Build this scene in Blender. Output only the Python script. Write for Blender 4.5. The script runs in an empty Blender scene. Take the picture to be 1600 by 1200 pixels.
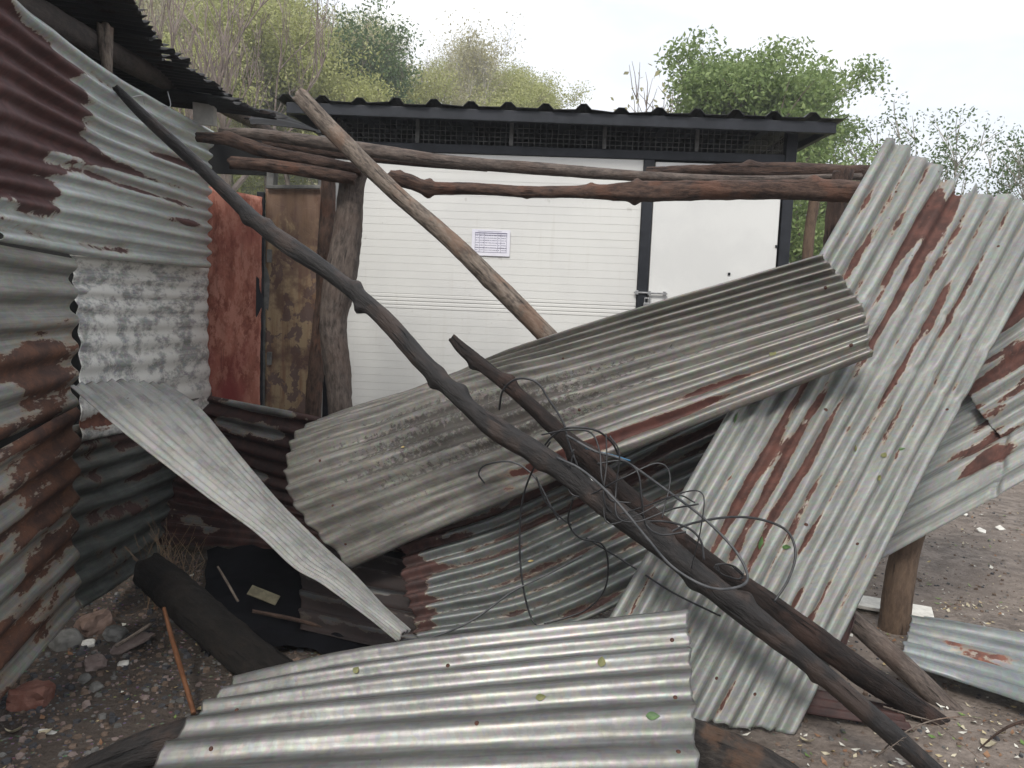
import bpy, math, random
import numpy as np
from mathutils import Vector, Matrix, noise
from mathutils.bvhtree import BVHTree
random.seed(7)
rng = np.random.default_rng(7)
SC = bpy.context.scene
COL = SC.collection

# ------------------------------------------------------------------ camera
CAM_H, PITCH, ROLL, FPX = 1.45, math.radians(5.4), math.radians(2.3), 1200.0
cam = bpy.data.cameras.new('camera')
cam.lens = 27.0; cam.sensor_width = 36.0; cam.clip_start = 0.05; cam.clip_end = 2000
camo = bpy.data.objects.new('camera', cam); COL.objects.link(camo)
RM = Matrix.Rotation(math.pi/2 - PITCH, 3, 'X') @ Matrix.Rotation(ROLL, 3, 'Z')
camo.matrix_world = Matrix.Translation((0, 0, CAM_H)) @ RM.to_4x4()
SC.camera = camo

# ------------------------------------------------------------------ world: bright broken overcast
SUN_EL, SUN_AZ = math.radians(46), math.radians(196)      # azimuth clockwise from +Y
w = bpy.data.worlds.new('World'); SC.world = w; w.use_nodes = True
nt = w.node_tree; nt.nodes.clear()
def WN(t, **k):
    n = nt.nodes.new(t)
    for a, b in k.items(): setattr(n, a, b)
    return n
wo = WN('ShaderNodeOutputWorld'); bg = WN('ShaderNodeBackground')
sky = WN('ShaderNodeTexSky', sky_type='NISHITA', sun_disc=False)
sky.sun_elevation = SUN_EL; sky.sun_rotation = SUN_AZ
sky.air_density = 1.0; sky.dust_density = 2.5
tc = WN('ShaderNodeTexCoord'); mp = WN('ShaderNodeMapping'); mp.inputs['Scale'].default_value = (1, 1, 2.6)
n1 = WN('ShaderNodeTexNoise'); n1.inputs['Scale'].default_value = 2.3; n1.inputs['Detail'].default_value = 7; n1.inputs['Roughness'].default_value = .55
rmp = WN('ShaderNodeValToRGB'); rmp.color_ramp.elements[0].position = .30; rmp.color_ramp.elements[1].position = .56
rmp.color_ramp.elements[0].color = (.62, .62, .62, 1); rmp.color_ramp.elements[1].color = (1, 1, 1, 1)
n2 = WN('ShaderNodeTexNoise'); n2.inputs['Scale'].default_value = 3.1; n2.inputs['Detail'].default_value = 5
cr = WN('ShaderNodeValToRGB'); cr.color_ramp.elements[0].position = .3; cr.color_ramp.elements[1].position = .7
cr.color_ramp.elements[0].color = (5.5, 5.8, 6.4, 1); cr.color_ramp.elements[1].color = (7.4, 7.4, 7.45, 1)
mx = WN('ShaderNodeMixRGB')
L = nt.links.new
L(tc.outputs['Generated'], mp.inputs['Vector']); L(mp.outputs[0], n1.inputs['Vector']); L(mp.outputs[0], n2.inputs['Vector'])
L(n1.outputs['Fac'], rmp.inputs[0]); L(n2.outputs['Fac'], cr.inputs[0])
L(rmp.outputs[0], mx.inputs[0]); L(sky.outputs[0], mx.inputs[1]); L(cr.outputs[0], mx.inputs[2])
L(mx.outputs[0], bg.inputs[0]); bg.inputs[1].default_value = 0.10; L(bg.outputs[0], wo.inputs[0])

sun = bpy.data.lights.new('sun', 'SUN'); sun.energy = 1.4; sun.angle = math.radians(14); sun.color = (1, .97, .92)
suno = bpy.data.objects.new('sun', sun); COL.objects.link(suno)
sd = Vector((math.sin(SUN_AZ)*math.cos(SUN_EL), math.cos(SUN_AZ)*math.cos(SUN_EL), math.sin(SUN_EL)))
suno.rotation_euler = sd.to_track_quat('Z', 'Y').to_euler()
suno.location = (3, -3, 8)

SC.view_settings.view_transform = 'Standard'; SC.view_settings.look = 'None'
SC.view_settings.exposure = 0.98; SC.view_settings.gamma = 1; SC.view_settings.use_curve_mapping = False

# ------------------------------------------------------------------ measuring helpers
CP = Vector((0, 0, CAM_H))
def ray(px, py): return RM @ Vector(((px-800)/FPX, -(py-600)/FPX, -1))
def P(px, py, Y):
    d = ray(px, py); return CP + d*(Y/d.y)
def PZ(px, py, z):
    d = ray(px, py); return CP + d*((z-CAM_H)/d.z)
WA, WB = Vector((-1.70, 2.55, 0)), Vector((-2.10, 5.3, 0))
WDIR = (WB-WA).normalized(); WNR = Vector((WDIR.y, -WDIR.x, 0))       # towards the yard (+x)
def W(px, py, off=0.0):
    d = ray(px, py); o = WA + WNR*off
    return CP + d*((o-CP).dot(WNR)/d.dot(WNR))
def sstep(a, b, x):
    t = min(1, max(0, (x-a)/(b-a))); return t*t*(3-2*t)

# ------------------------------------------------------------------ scene helpers
def tag(o, label=None, cat=None, group=None, kind=None):
    if label: o['label'] = label
    if cat: o['category'] = cat
    if group: o['group'] = group
    if kind: o['kind'] = kind
    return o
def empty(name, loc=(0, 0, 0), rz=0):
    o = bpy.data.objects.new(name, None); COL.objects.link(o)
    o.location = loc; o.rotation_euler = (0, 0, rz); o.empty_display_size = .1
    return o
def link(name, me, mat=None, parent=None, smooth=False):
    if mat is not None and not me.materials: me.materials.append(mat)
    if smooth: me.polygons.foreach_set('use_smooth', np.ones(len(me.polygons), dtype=bool))
    o = bpy.data.objects.new(name, me); COL.objects.link(o)
    if parent is not None: o.parent = parent
    return o
def mesh_np(name, verts, faces):
    me = bpy.data.meshes.new(name)
    verts = np.asarray(verts, dtype=np.float32); faces = np.asarray(faces, dtype=np.int32)
    k = faces.shape[1]
    me.vertices.add(len(verts)); me.vertices.foreach_set('co', verts.ravel())
    me.loops.add(faces.size); me.loops.foreach_set('vertex_index', faces.ravel())
    me.polygons.add(len(faces)); me.polygons.foreach_set('loop_start', np.arange(0, faces.size, k, dtype=np.int32))
    me.polygons.foreach_set('loop_total', np.full(len(faces), k, dtype=np.int32))
    me.polygons.foreach_set('use_smooth', np.zeros(len(faces), dtype=bool)); me.update(calc_edges=True); me.validate()
    return me
def attr_f(me, name, vals):
    a = me.attributes.new(name, 'FLOAT', 'POINT'); a.data.foreach_set('value', np.asarray(vals, dtype=np.float32).ravel())
def attr_v(me, name, vals):
    a = me.attributes.new(name, 'FLOAT_VECTOR', 'POINT'); a.data.foreach_set('vector', np.asarray(vals, dtype=np.float32).ravel())
class MB:
    def __init__(s): s.v = []; s.f = []
    def quad_box(s, c, sx, sy, sz, M=None):
        b = len(s.v)
        for dx in (-.5, .5):
            for dy in (-.5, .5):
                for dz in (-.5, .5):
                    p = Vector((dx*sx, dy*sy, dz*sz))
                    if M is not None: p = M @ p
                    s.v.append(tuple(p + Vector(c)))
        for f in ((0,1,3,2),(4,6,7,5),(0,4,5,1),(2,3,7,6),(0,2,6,4),(1,5,7,3)): s.f.append(tuple(b+i for i in f))
        return s
    def bar(s, a, b, wd, ht=None):
        a = Vector(a); b = Vector(b); ht = ht or wd
        q = (b-a).to_track_quat('Y', 'Z').to_matrix()
        return s.quad_box((a+b)/2, wd, (b-a).length, ht, q)
    def mesh(s, name): return mesh_np(name, s.v, s.f)
    def build(s, name, mat, parent=None, bevel=0):
        o = link(name, s.mesh(name), mat, parent)
        if bevel:
            m = o.modifiers.new('bevel', 'BEVEL'); m.width = bevel; m.segments = 2; m.limit_method = 'ANGLE'
        return o

# ------------------------------------------------------------------ node material helper
class NM:
    def __init__(s, name):
        s.m = bpy.data.materials.new(name); s.m.use_nodes = True; s.t = s.m.node_tree
        s.t.nodes.clear(); s.out = s.n('ShaderNodeOutputMaterial'); s.b = s.n('ShaderNodeBsdfPrincipled')
        s.l(s.b.outputs[0], s.out.inputs[0])
    def n(s, t, **k):
        x = s.t.nodes.new(t)
        for a, b in k.items(): setattr(x, a, b)
        return x
    def l(s, a, b): s.t.links.new(a, b)
    def put(s, inp, v):
        if hasattr(v, 'is_output') or isinstance(v, bpy.types.NodeSocket): s.l(v, inp)
        else: inp.default_value = v
    def attr(s, name, out='Vector'): return s.n('ShaderNodeAttribute', attribute_name=name).outputs[out]
    def map(s, v, sc, loc=(0, 0, 0)):
        m = s.n('ShaderNodeMapping'); s.l(v, m.inputs[0]); m.inputs['Scale'].default_value = sc; m.inputs['Location'].default_value = loc
        return m.outputs[0]
    def noise(s, v, scale, detail=4, rough=.55, dist=0):
        m = s.n('ShaderNodeTexNoise'); s.l(v, m.inputs['Vector']); m.inputs['Scale'].default_value = scale
        m.inputs['Detail'].default_value = detail; m.inputs['Roughness'].default_value = rough; m.inputs['Distortion'].default_value = dist
        return m.outputs['Fac']
    def vor(s, v, scale, feature='F1', out='Distance'):
        m = s.n('ShaderNodeTexVoronoi', feature=feature); s.l(v, m.inputs['Vector']); m.inputs['Scale'].default_value = scale
        return m.outputs[out]
    def math(s, op, a, b=0.0, c=None, clamp=False):
        m = s.n('ShaderNodeMath', operation=op, use_clamp=clamp); s.put(m.inputs[0], a); s.put(m.inputs[1], b)
        if c is not None: s.put(m.inputs[2], c)
        return m.outputs[0]
    def ss(s, x, a, b, lo=0, hi=1):
        m = s.n('ShaderNodeMapRange', interpolation_type='SMOOTHSTEP'); s.put(m.inputs[0], x)
        m.inputs[1].default_value = a; m.inputs[2].default_value = b; m.inputs[3].default_value = lo; m.inputs[4].default_value = hi
        return m.outputs[0]
    def mix(s, f, a, b, blend='MIX'):
        m = s.n('ShaderNodeMixRGB', blend_type=blend)
        s.put(m.inputs[0], f)
        for i, v in ((1, a), (2, b)):
            if isinstance(v, tuple): v = tuple(v)+(1,) if len(v) == 3 else v
            s.put(m.inputs[i], v)
        return m.outputs[0]
    def bump(s, h, strength=.3, dist=.01):
        m = s.n('ShaderNodeBump'); s.l(h, m.inputs['Height']); m.inputs['Strength'].default_value = strength; m.inputs['Distance'].default_value = dist
        s.l(m.outputs[0], s.b.inputs['Normal'])
    def set(s, **k):
        for a, v in k.items():
            i = s.b.inputs[{'color': 'Base Color', 'rough': 'Roughness', 'metal': 'Metallic', 'spec': 'Specular IOR Level'}.get(a, a)]
            if isinstance(v, tuple) and len(v) == 3: v = v+(1,)
            s.put(i, v)
        return s.m

def mat_sheet(name, za, zb, ra=(.085, .030, .022), rb=(.20, .075, .045), metal=.55, rough=.42, grime=(.05, .042, .035),
              seed=0.0, stretch=(2.2, 11, 1), white=0.0, sharp=.035, freq=1.0, ux=1.0):
    m = NM(name); co = m.map(m.attr('suv'), (ux, 1, 1), (seed, seed*1.7, 0))
    st = m.map(co, stretch)
    big = m.noise(st, 1.3*freq, 7, .62, .3); fine = m.noise(co, 55, 5, .6); mid = m.noise(co, 9, 6, .6)
    bias = m.attr('bias', 'Fac'); gr = m.attr('grime', 'Fac')
    v = m.math('ADD', bias, m.math('MULTIPLY', m.math('SUBTRACT', big, .5), 2.6))
    v = m.math('ADD', v, m.math('MULTIPLY', m.math('SUBTRACT', fine, .5), .35))
    v = m.math('ADD', v, m.math('MULTIPLY', m.math('SUBTRACT', mid, .5), .7))
    rust = m.ss(v, .5-sharp, .5+sharp); halo = m.ss(v, .30, .5)
    # zinc: mottled, streaked along the ribs, with faint spangle
    strk = m.noise(m.map(co, (1.5, 26, 1)), 2.0, 5, .6)
    spg = m.vor(co, 85, out='Color')
    z = m.mix(m.ss(m.math('ADD', m.math('MULTIPLY', strk, .8), m.math('MULTIPLY', mid, .2)), .34, .66), za, zb)
    z = m.mix(.10, z, spg, 'OVERLAY')
    z = m.mix(m.math('MULTIPLY', m.ss(m.noise(m.map(co, (1, 4, 1)), 3.2, 8, .7), .52, .66), .22), z, tuple(min(1, c*1.35) for c in za))
    z = m.mix(m.math('MULTIPLY', m.ss(m.noise(m.map(co, (3, 9, 1)), 2.6, 7, .7), .52, .72), .35), z, tuple(min(q, za[0]*f_) for q, f_ in ((.24, 1.1), (.19, .9), (.14, .68))))
    if white > 0:
        z = m.mix(m.math('MULTIPLY', m.ss(m.noise(co, 9, 9, .75), .42, .55), white), z, (.74, .73, .68))
    z = m.mix(m.math('MULTIPLY', halo, .45), z, tuple(min(q, za[0]*f_) for q, f_ in ((.30, 1.5), (.19, .95), (.11, .55))))
    # grime: crusty dark lichen specks gathered where the attribute says
    g1 = m.math('ADD', m.math('MULTIPLY', gr, 1.0), m.math('MULTIPLY', m.math('SUBTRACT', m.noise(m.map(co, (1, 1.8, 1)), 34, 8, .75), .5), 2.4))
    gm = m.ss(g1, .45, .62)
    rc = m.mix(m.ss(m.noise(co, 14, 7, .65), .35, .68), ra, rb)
    rc = m.mix(m.math('MULTIPLY', m.ss(fine, .55, .7), .4), rc, tuple(min(1, c*1.7) for c in rb))
    col = m.mix(rust, z, rc)
    col = m.mix(m.math('MULTIPLY', gm, .8), col, grime)
    # pin holes / spots
    sp = m.vor(co, 9); spm = m.ss(sp, .018, .035, 1, 0)
    col = m.mix(m.math('MULTIPLY', spm, .8), col, (.06, .03, .025))
    notr = m.math('SUBTRACT', 1.0, m.math('MAXIMUM', rust, m.math('MULTIPLY', gm, .8)), clamp=True)
    h = m.math('ADD', m.math('MULTIPLY', rust, m.math('MULTIPLY', fine, 1.0)), m.math('MULTIPLY', gm, m.math('ADD', fine, .4)))
    h = m.math('ADD', h, m.math('MULTIPLY', mid, .8))
    m.bump(h, .35, .004)
    return m.set(color=col, metal=m.math('MULTIPLY', notr, metal), rough=m.math('ADD', m.math('MULTIPLY', m.math('SUBTRACT', 1, notr), .30), m.math('ADD', rough-.08, m.math('MULTIPLY', mid, .18))))

def mat_wood(name, dark, light, accent=None, acc_amt=.5, rough=.75, bump=.7, ring=1.0, spec=.3):
    m = NM(name); co = m.attr('lco')
    a = m.noise(m.map(co, (6, 19, 19)), 2.2*ring, 9, .72, .1); b = m.noise(m.map(co, (16, 55, 55)), 1.9, 6, .65)
    c = m.noise(co, 5, 6, .6)
    col = m.mix(m.ss(a, .34, .66), dark, light)
    if accent: col = m.mix(m.math('MULTIPLY', m.ss(c, .5, .6), acc_amt), col, accent)
    crack = m.ss(m.noise(m.map(co, (1.6, 20, 20)), 2.4, 5, .6, .2), .33, .39, 1, 0)
    col = m.mix(m.math('MULTIPLY', crack, .75), col, tuple(x*.3 for x in dark))
    col = m.mix(m.math('MULTIPLY', m.ss(b, .45, .75), .35), col, tuple(min(1, x*1.6) for x in light))
    h = m.math('ADD', m.math('MULTIPLY', a, 1.0), m.math('MULTIPLY', b, .45)); h = m.math('SUBTRACT', h, m.math('MULTIPLY', crack, .8))
    m.bump(h, min(1, bump*1.1), .014)
    return m.set(color=col, rough=m.math('ADD', rough-.12, m.math('MULTIPLY', b, .25)), spec=spec)

def mat_plain(name, c1, c2, scale=8, rough=.7, metal=0, bump=.2, detail=6, stretch=(1, 1, 1), spec=.4, lo=.38, hi=.62):
    m = NM(name); t = m.n('ShaderNodeTexCoord').outputs['Object']; co = m.map(t, stretch)
    n = m.noise(co, scale, detail, .62); f = m.noise(co, scale*9, 4, .6)
    col = m.mix(m.ss(n, lo, hi), c1, c2)
    m.bump(m.math('ADD', n, m.math('MULTIPLY', f, .4)), bump, .006)
    return m.set(color=col, rough=rough, metal=metal, spec=spec)

# ------------------------------------------------------------------ interpolation
def crom(pts, t):
    """Catmull-Rom through pts (k,...) at params t in 0..1 (numpy)"""
    pts = np.asarray(pts, dtype=float); k = len(pts)
    t = np.asarray(t, dtype=float)
    if k == 2: return pts[0] + (pts[1]-pts[0])*t.reshape(-1, *([1]*(pts.ndim-1)))
    ext = np.concatenate([[2*pts[0]-pts[1]], pts, [2*pts[-1]-pts[-2]]])
    x = np.clip(t*(k-1), 0, k-1-1e-9); i = x.astype(int); f = (x-i).reshape(-1, *([1]*(pts.ndim-1)))
    p0, p1, p2, p3 = ext[i], ext[i+1], ext[i+2], ext[i+3]
    return .5*((2*p1)+(-p0+p2)*f+(2*p0-5*p1+4*p2-p3)*f**2+(-p0+3*p1-3*p2+p3)*f**3)
def fnoise(x, y, s=0.0, octv=3):
    x = np.asarray(x); y = np.asarray(y); out = np.zeros(np.broadcast(x, y).shape)
    r = np.random.default_rng(int(s*1000) % 99991+3); a = 1.0; fr = 1.0
    for o in range(octv):
        for k in range(5):
            th = r.uniform(0, 2*math.pi); ph = r.uniform(0, 6.28); q = fr*r.uniform(.6, 1.5)
            out = out + a*np.sin((x*math.cos(th)+y*math.sin(th))*q*6.28+ph)/5*1.6
        a *= .5; fr *= 2.1
    return out

# ------------------------------------------------------------------ corrugated sheet
BVHS = {}
def sheet(name, rows, n, mat, label=None, parent=None, group=None, amp=.0085, base=.15, blobs=(), valley=.0, grime=.0, gblobs=(),
          nu=150, seed=1.0, wob=.006, rag=.006, crush=.12, bites=(), thick=.0016, flat_end=0.0, cat='metal sheet', cols_per=10, phase0=0.0, waves=()):
    """rows: list over v of lists over u of world points. waves: kinks across the ribs (u, depth, width)."""
    mu = max(len(r) for r in rows)
    uu = np.linspace(0, 1, nu); nv = int(n*cols_per)+1; vv = np.linspace(0, 1, nv)
    R = np.array([crom([tuple(p) for p in r], uu) for r in rows])      # rows, nu, 3
    G = crom(R, vv)                                                      # nv, nu, 3
    U, V = np.meshgrid(uu, vv)
    Lm = np.linalg.norm(G[nv//2, 0]-G[nv//2, -1]); Wm = np.linalg.norm(np.diff(G[:, nu//2], axis=0), axis=1).sum()
    gu = np.gradient(G, axis=1); gv = np.gradient(G, axis=0)
    du = gu/np.linalg.norm(gu, axis=2, keepdims=True)
    # ragged ends
    e = rag*(fnoise(V*Wm*7, V*0+3, seed+.3)+.7*fnoise(V*Wm*22, V*0+1, seed+.7))
    wend = np.clip(1-U*12, 0, 1)-np.clip(1-(1-U)*12, 0, 1)
    G = G + du*(e*wend)[..., None]
    N = np.cross(gu, gv); N /= np.linalg.norm(N, axis=2, keepdims=True)
    toc = np.array(CP)-G.mean(axis=(0, 1))
    if (N*toc).sum() < 0: N = -N
    ph = 2*math.pi*(n*V)+phase0 + .12*fnoise(U*1.2, V*1.5, seed+2)
    am = amp*(1-crush*np.clip(fnoise(U*Lm*.8, V*Wm*1.5, seed+4), 0, 1.2))
    prof = np.sin(ph)
    prof = np.sign(prof)*np.abs(prof)**.92
    d = am*prof + wob*fnoise(U*Lm*.55, V*Wm*.6, seed+5) + .0012*fnoise(U*Lm*6, V*Wm*6, seed+6)*.4
    for (wu, dep, wd) in waves:
        k = np.exp(-((U-wu-.02*fnoise(V*2, V*0, seed+8))/wd)**2); d = d*(1-.5*k) + dep*k
    G = G + N*d[..., None]
    idx = np.arange(nv*nu).reshape(nv, nu)
    F = np.stack([idx[:-1, :-1], idx[:-1, 1:], idx[1:, 1:], idx[1:, :-1]], axis=-1)
    keep = np.ones((nv-1, nu-1), dtype=bool)
    Uc, Vc = U[:-1, :-1], V[:-1, :-1]
    for (bu, bv, ru, rv) in bites:
        q = ((Uc-bu)/ru)**2+((Vc-bv)/rv)**2 + .35*fnoise(Uc*Lm*6, Vc*Wm*6, seed+9)
        keep &= q > 1
    F = F[keep]
    if len(bites):
        used = np.unique(F); remap = -np.ones(nv*nu, dtype=int); remap[used] = np.arange(len(used)); F = remap[F]
    else: used = np.arange(nv*nu)
    me = mesh_np(name, G.reshape(-1, 3)[used], F.reshape(-1, 4))
    b = base + valley*(-prof)*.5
    for (bu, bv, ru, rv, s) in blobs: b = b + s*np.exp(-(((U-bu)/ru)**2+((V-bv)/rv)**2))
    g = np.full(U.shape, grime)
    for (bu, bv, ru, rv, s) in gblobs: g = g + s*np.exp(-(((U-bu)/ru)**2+((V-bv)/rv)**2))
    g = g - .15*prof
    attr_f(me, 'bias', b.ravel()[used]); attr_f(me, 'grime', g.ravel()[used])
    attr_v(me, 'suv', np.stack([U*Lm, V*Wm, U*0], axis=-1).reshape(-1, 3)[used])
    o = link(name, me, mat, parent, smooth=True)
    s = o.modifiers.new('thickness', 'SOLIDIFY'); s.thickness = thick; s.offset = -1
    BVHS[label or name] = BVHTree.FromPolygons([tuple(x) for x in G.reshape(-1, 3)[used].tolist()], F.reshape(-1, 4).tolist())
    if parent is None: tag(o, label, cat, group)
    elif label: tag(o, label)
    return o

# ------------------------------------------------------------------ log / pole / cable
def tube(name, pts, radii, mat, sides=18, step=.02, rough=.06, seed=1.0, knots=(), parent=None, cap=True, ends=(0.0, 0.0), squash=1.0, fine=True):
    pts = np.array([tuple(p) for p in pts]); radii = np.asarray(radii, dtype=float)
    ln = np.linalg.norm(np.diff(pts, axis=0), axis=1).sum(); nr = max(4, int(ln/step))
    # parameter by chord length
    cl = np.concatenate([[0], np.cumsum(np.linalg.norm(np.diff(pts, axis=0), axis=1))]); cl /= cl[-1]
    t = np.linspace(0, 1, nr); tt = np.interp(t, cl, np.linspace(0, 1, len(pts)))
    C = crom(pts, tt); Rr = crom(radii[:, None], tt)[:, 0]
    T = np.gradient(C, axis=0); T /= np.linalg.norm(T, axis=1, keepdims=True)
    ref = np.array([0, 0, 1.0]) if abs(T[:, 2]).mean() < .8 else np.array([1.0, 0, 0])
    A = np.cross(T, ref); A /= np.linalg.norm(A, axis=1, keepdims=True); B = np.cross(T, A)
    a = np.linspace(0, 2*math.pi, sides, endpoint=False)
    TH, LL = np.meshgrid(a, t*ln)
    r = Rr[:, None]*np.ones_like(TH)
    if rough > 0:
        q = fnoise(LL*.9+np.cos(TH)*.35, np.sin(TH)*.35+LL*.2, seed)*.9 + .5*fnoise(LL*3+np.cos(TH)*.6, np.sin(TH)*.6, seed+1)
        r = r*(1+rough*q)
        if fine: r = r*(1+rough*.4*fnoise(np.cos(TH)*1.1+LL*1.3, np.sin(TH)*1.1, seed+2)+rough*.3*fnoise(LL*11+np.cos(TH)*.8, np.sin(TH)*2.5, seed+4))
    for (kt, ka, ks, kw) in knots:      # param, angle, height (m), width (m)
        dl = (LL/ln-kt)*ln; da = np.arctan2(np.sin(TH-ka), np.cos(TH-ka))*Rr[:, None]
        r = r + ks*np.exp(-(dl/kw)**2-(da/kw)**2)
    V = C[:, None, :] + A[:, None, :]*(np.cos(TH)*r)[..., None] + B[:, None, :]*(np.sin(TH)*r*squash)[..., None]
    lco = np.stack([LL, np.cos(TH)*Rr[:, None], np.sin(TH)*Rr[:, None]], axis=-1)
    if cap:   # chamfered rims: jagged ends
        jag = .25*Rr[0]*fnoise(np.cos(a)*.6, np.sin(a)*.6, seed+3)
        V[0] += -T[0]*jag[:, None]; V[-1] += T[-1]*jag[:, None]
    idx = np.arange(nr*sides).reshape(nr, sides)
    F = np.stack([idx[:-1], np.roll(idx, -1, 1)[:-1], np.roll(idx, -1, 1)[1:], idx[1:]], axis=-1).reshape(-1, 4)
    VV = V.reshape(-1, 3); LC = lco.reshape(-1, 3)
    c0 = V[0].mean(0); c1 = V[-1].mean(0)
    in0 = c0+(V[0]-c0)*.5; in1 = c1+(V[-1]-c1)*.5
    b = len(VV); VV = np.concatenate([VV, in0, in1, [c0], [c1]])
    LC = np.concatenate([LC, lco[0]*.5, lco[-1]*.5, [[0, 0, 0]], [[ln, 0, 0]]])
    k = np.arange(sides); k2 = (k+1) % sides
    e0 = np.stack([idx[0][k2], idx[0][k], b+k, b+k2], -1); e1 = np.stack([idx[-1][k], idx[-1][k2], b+sides+k2, b+sides+k], -1)
    me = mesh_np(name, VV, np.concatenate([F, e0, e1]))
    # centre fans
    import bmesh
    bm = bmesh.new(); bm.from_mesh(me); bm.verts.ensure_lookup_table()
    for q in range(sides):
        bm.faces.new((bm.verts[b+q], bm.verts[b+2*sides], bm.verts[b+(q+1) % sides]))
        bm.faces.new((bm.verts[b+sides+(q+1) % sides], bm.verts[b+2*sides+1], bm.verts[b+sides+q]))
    bm.to_mesh(me); bm.free()
    attr_v(me, 'lco', LC)
    return link(name, me, mat, parent, smooth=True)
def log(name, label, pp, mat, cat='wooden pole', group=None, knots=(), seed=1.0, rough=.07, sides=26, step=.012, parent=None):
    """pp: (px, py, Y, thickness in photo pixels)"""
    pts = [P(a, b, c) for a, b, c, d in pp]; rad = [d/2*c/FPX for a, b, c, d in pp]
    o = tube(name, pts, rad, mat, sides=sides, step=step, rough=rough, seed=seed, knots=knots, parent=parent)
    if parent is None: tag(o, label, cat, group)
    return o

# ------------------------------------------------------------------ materials

M_right = mat_sheet('galvanised_pale_rust_streaks', (.255, .260, .240), (.140, .145, .134), ra=(.045, .018, .013), rb=(.105, .040, .028), metal=.12, rough=.5, seed=3.1, stretch=(1.9, 9, 1), freq=1.3)
M_mid = mat_sheet('galvanised_grimy', (.25, .238, .212), (.105, .098, .088), ra=(.05, .016, .012), rb=(.09, .03, .022), metal=.45, rough=.42, seed=8.2, grime=(.028, .022, .018))
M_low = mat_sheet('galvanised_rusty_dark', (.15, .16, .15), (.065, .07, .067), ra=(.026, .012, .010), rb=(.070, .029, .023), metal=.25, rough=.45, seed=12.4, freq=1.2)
M_front = mat_sheet('galvanised_grey_clean', (.155, .153, .144), (.085, .084, .079), metal=.60, rough=.36, seed=17.7, white=.04)
M_blade = mat_sheet('galvanised_dull_bent', (.20, .198, .182), (.11, .108, .10), metal=.12, rough=.55, seed=21.3, white=.12)
M_top = mat_sheet('white_galvanised_maroon_rust', (.50, .53, .50), (.32, .345, .33), ra=(.045, .014, .013), rb=(.085, .028, .024), metal=.25, rough=.38, seed=5.5, stretch=(1.4, 5, 1), ux=.7)
M_lime = mat_sheet('lime_crusted_sheet', (.33, .335, .33), (.19, .19, .185), metal=.15, rough=.6, seed=9.9, white=.8, ux=.35)
M_rustwall = mat_sheet('rusted_wall_sheet', (.28, .275, .245), (.13, .13, .12), ra=(.040, .018, .013), rb=(.12, .050, .026), metal=.2, rough=.5, seed=14.8, stretch=(2, 6, 1), ux=.6)
M_rustback = mat_sheet('rusted_back_sheet', (.24, .24, .23), (.10, .09, .085), ra=(.018, .006, .005), rb=(.05, .016, .012), metal=.35, rough=.35, seed=30.2, stretch=(1.6, 5, 1))
M_green = mat_sheet('dark_green_grey_sheet', (.12, .13, .118), (.045, .052, .048), ra=(.03, .012, .01), rb=(.06, .024, .018), metal=.25, rough=.5, seed=33.3, stretch=(1.5, 5, 1))
M_roof = mat_sheet('dark_roof_sheet', (.022, .022, .022), (.01, .01, .011), ra=(.012, .007, .006), rb=(.02, .01, .008), metal=.2, rough=.6, seed=36.1)  # near-black base colour all over
M_char = mat_wood('charred_wood', (.0045, .004, .0038), (.019, .015, .0135), (.060, .037, .027), .55, rough=.55, bump=.8, spec=.45)
M_bark = mat_wood('brown_bark', (.020, .012, .009), (.070, .042, .031), (.11, .066, .046), .35, rough=.8, bump=1.0)
M_redbark = mat_wood('reddish_peeled_bark', (.026, .015, .011), (.095, .056, .040), (.15, .062, .034), .4, rough=.75, bump=.8)
M_greywood = mat_wood('weathered_grey_pole', (.062, .048, .040), (.22, .18, .145), (.19, .115, .078), .6, rough=.8, bump=.6)
M_darkgrey = mat_wood('weathered_dark_post', (.026, .020, .018), (.062, .049, .043), (.095, .075, .06), .3, rough=.8, bump=.4)
M_post = mat_wood('grey_brown_post', (.042, .033, .028), (.135, .106, .089), (.085, .055, .042), .45, rough=.75, bump=.6)
M_stick = mat_wood('orange_stick', (.08, .032, .014), (.15, .065, .03), None, rough=.6, bump=.3)
M_tan = mat_wood('tan_post', (.07, .046, .032), (.13, .088, .06), (.16, .11, .075), .3, rough=.8, bump=.5)
M_black = mat_plain('black_painted_steel', (.012, .014, .018), (.022, .024, .030), 6, .5, .3, .1)
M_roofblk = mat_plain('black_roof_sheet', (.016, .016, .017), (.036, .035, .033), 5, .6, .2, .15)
M_white = None
def mk_white():
    m = NM('white_cladding'); t = m.n('ShaderNodeNewGeometry').outputs['Position']
    n = m.noise(t, 1.2, 6, .6); s = m.noise(m.map(t, (9, 1, .7)), 2.0, 6, .65); f = m.noise(t, 60, 3, .5)
    col = m.mix(m.ss(n, .35, .65), (.70, .695, .66), (.64, .635, .61))
    col = m.mix(m.math('MULTIPLY', m.ss(s, .55, .75), .22), col, (.50, .47, .41))
    col = m.mix(m.math('MULTIPLY', m.ss(m.noise(t, 11, 5, .6), .66, .72), .35), col, (.35, .33, .29))
    m.bump(f, .05, .003)
    return m.set(color=col, rough=.42, spec=.4)
M_white = mk_white()
M_whitedoor = mat_plain('white_door_paint', (.70, .70, .675), (.65, .65, .63), 2, .4, 0, .05)
M_steel = mat_plain('dull_steel', (.42, .42, .42), (.30, .30, .30), 30, .35, .8, .1)
M_greyiron = mat_plain('grey_iron', (.10, .10, .095), (.17, .165, .155), 12, .6, .3, .3)
M_cable = mat_plain('black_cable', (.014, .014, .015), (.03, .03, .032), 20, .4, 0, .1)
M_greycable = mat_plain('grey_cable', (.035, .037, .04), (.07, .07, .072), 20, .45, 0, .1)
M_bluewire = mat_plain('blue_wire', (.03, .12, .22), (.05, .18, .3), 20, .4, 0, .1)
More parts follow.
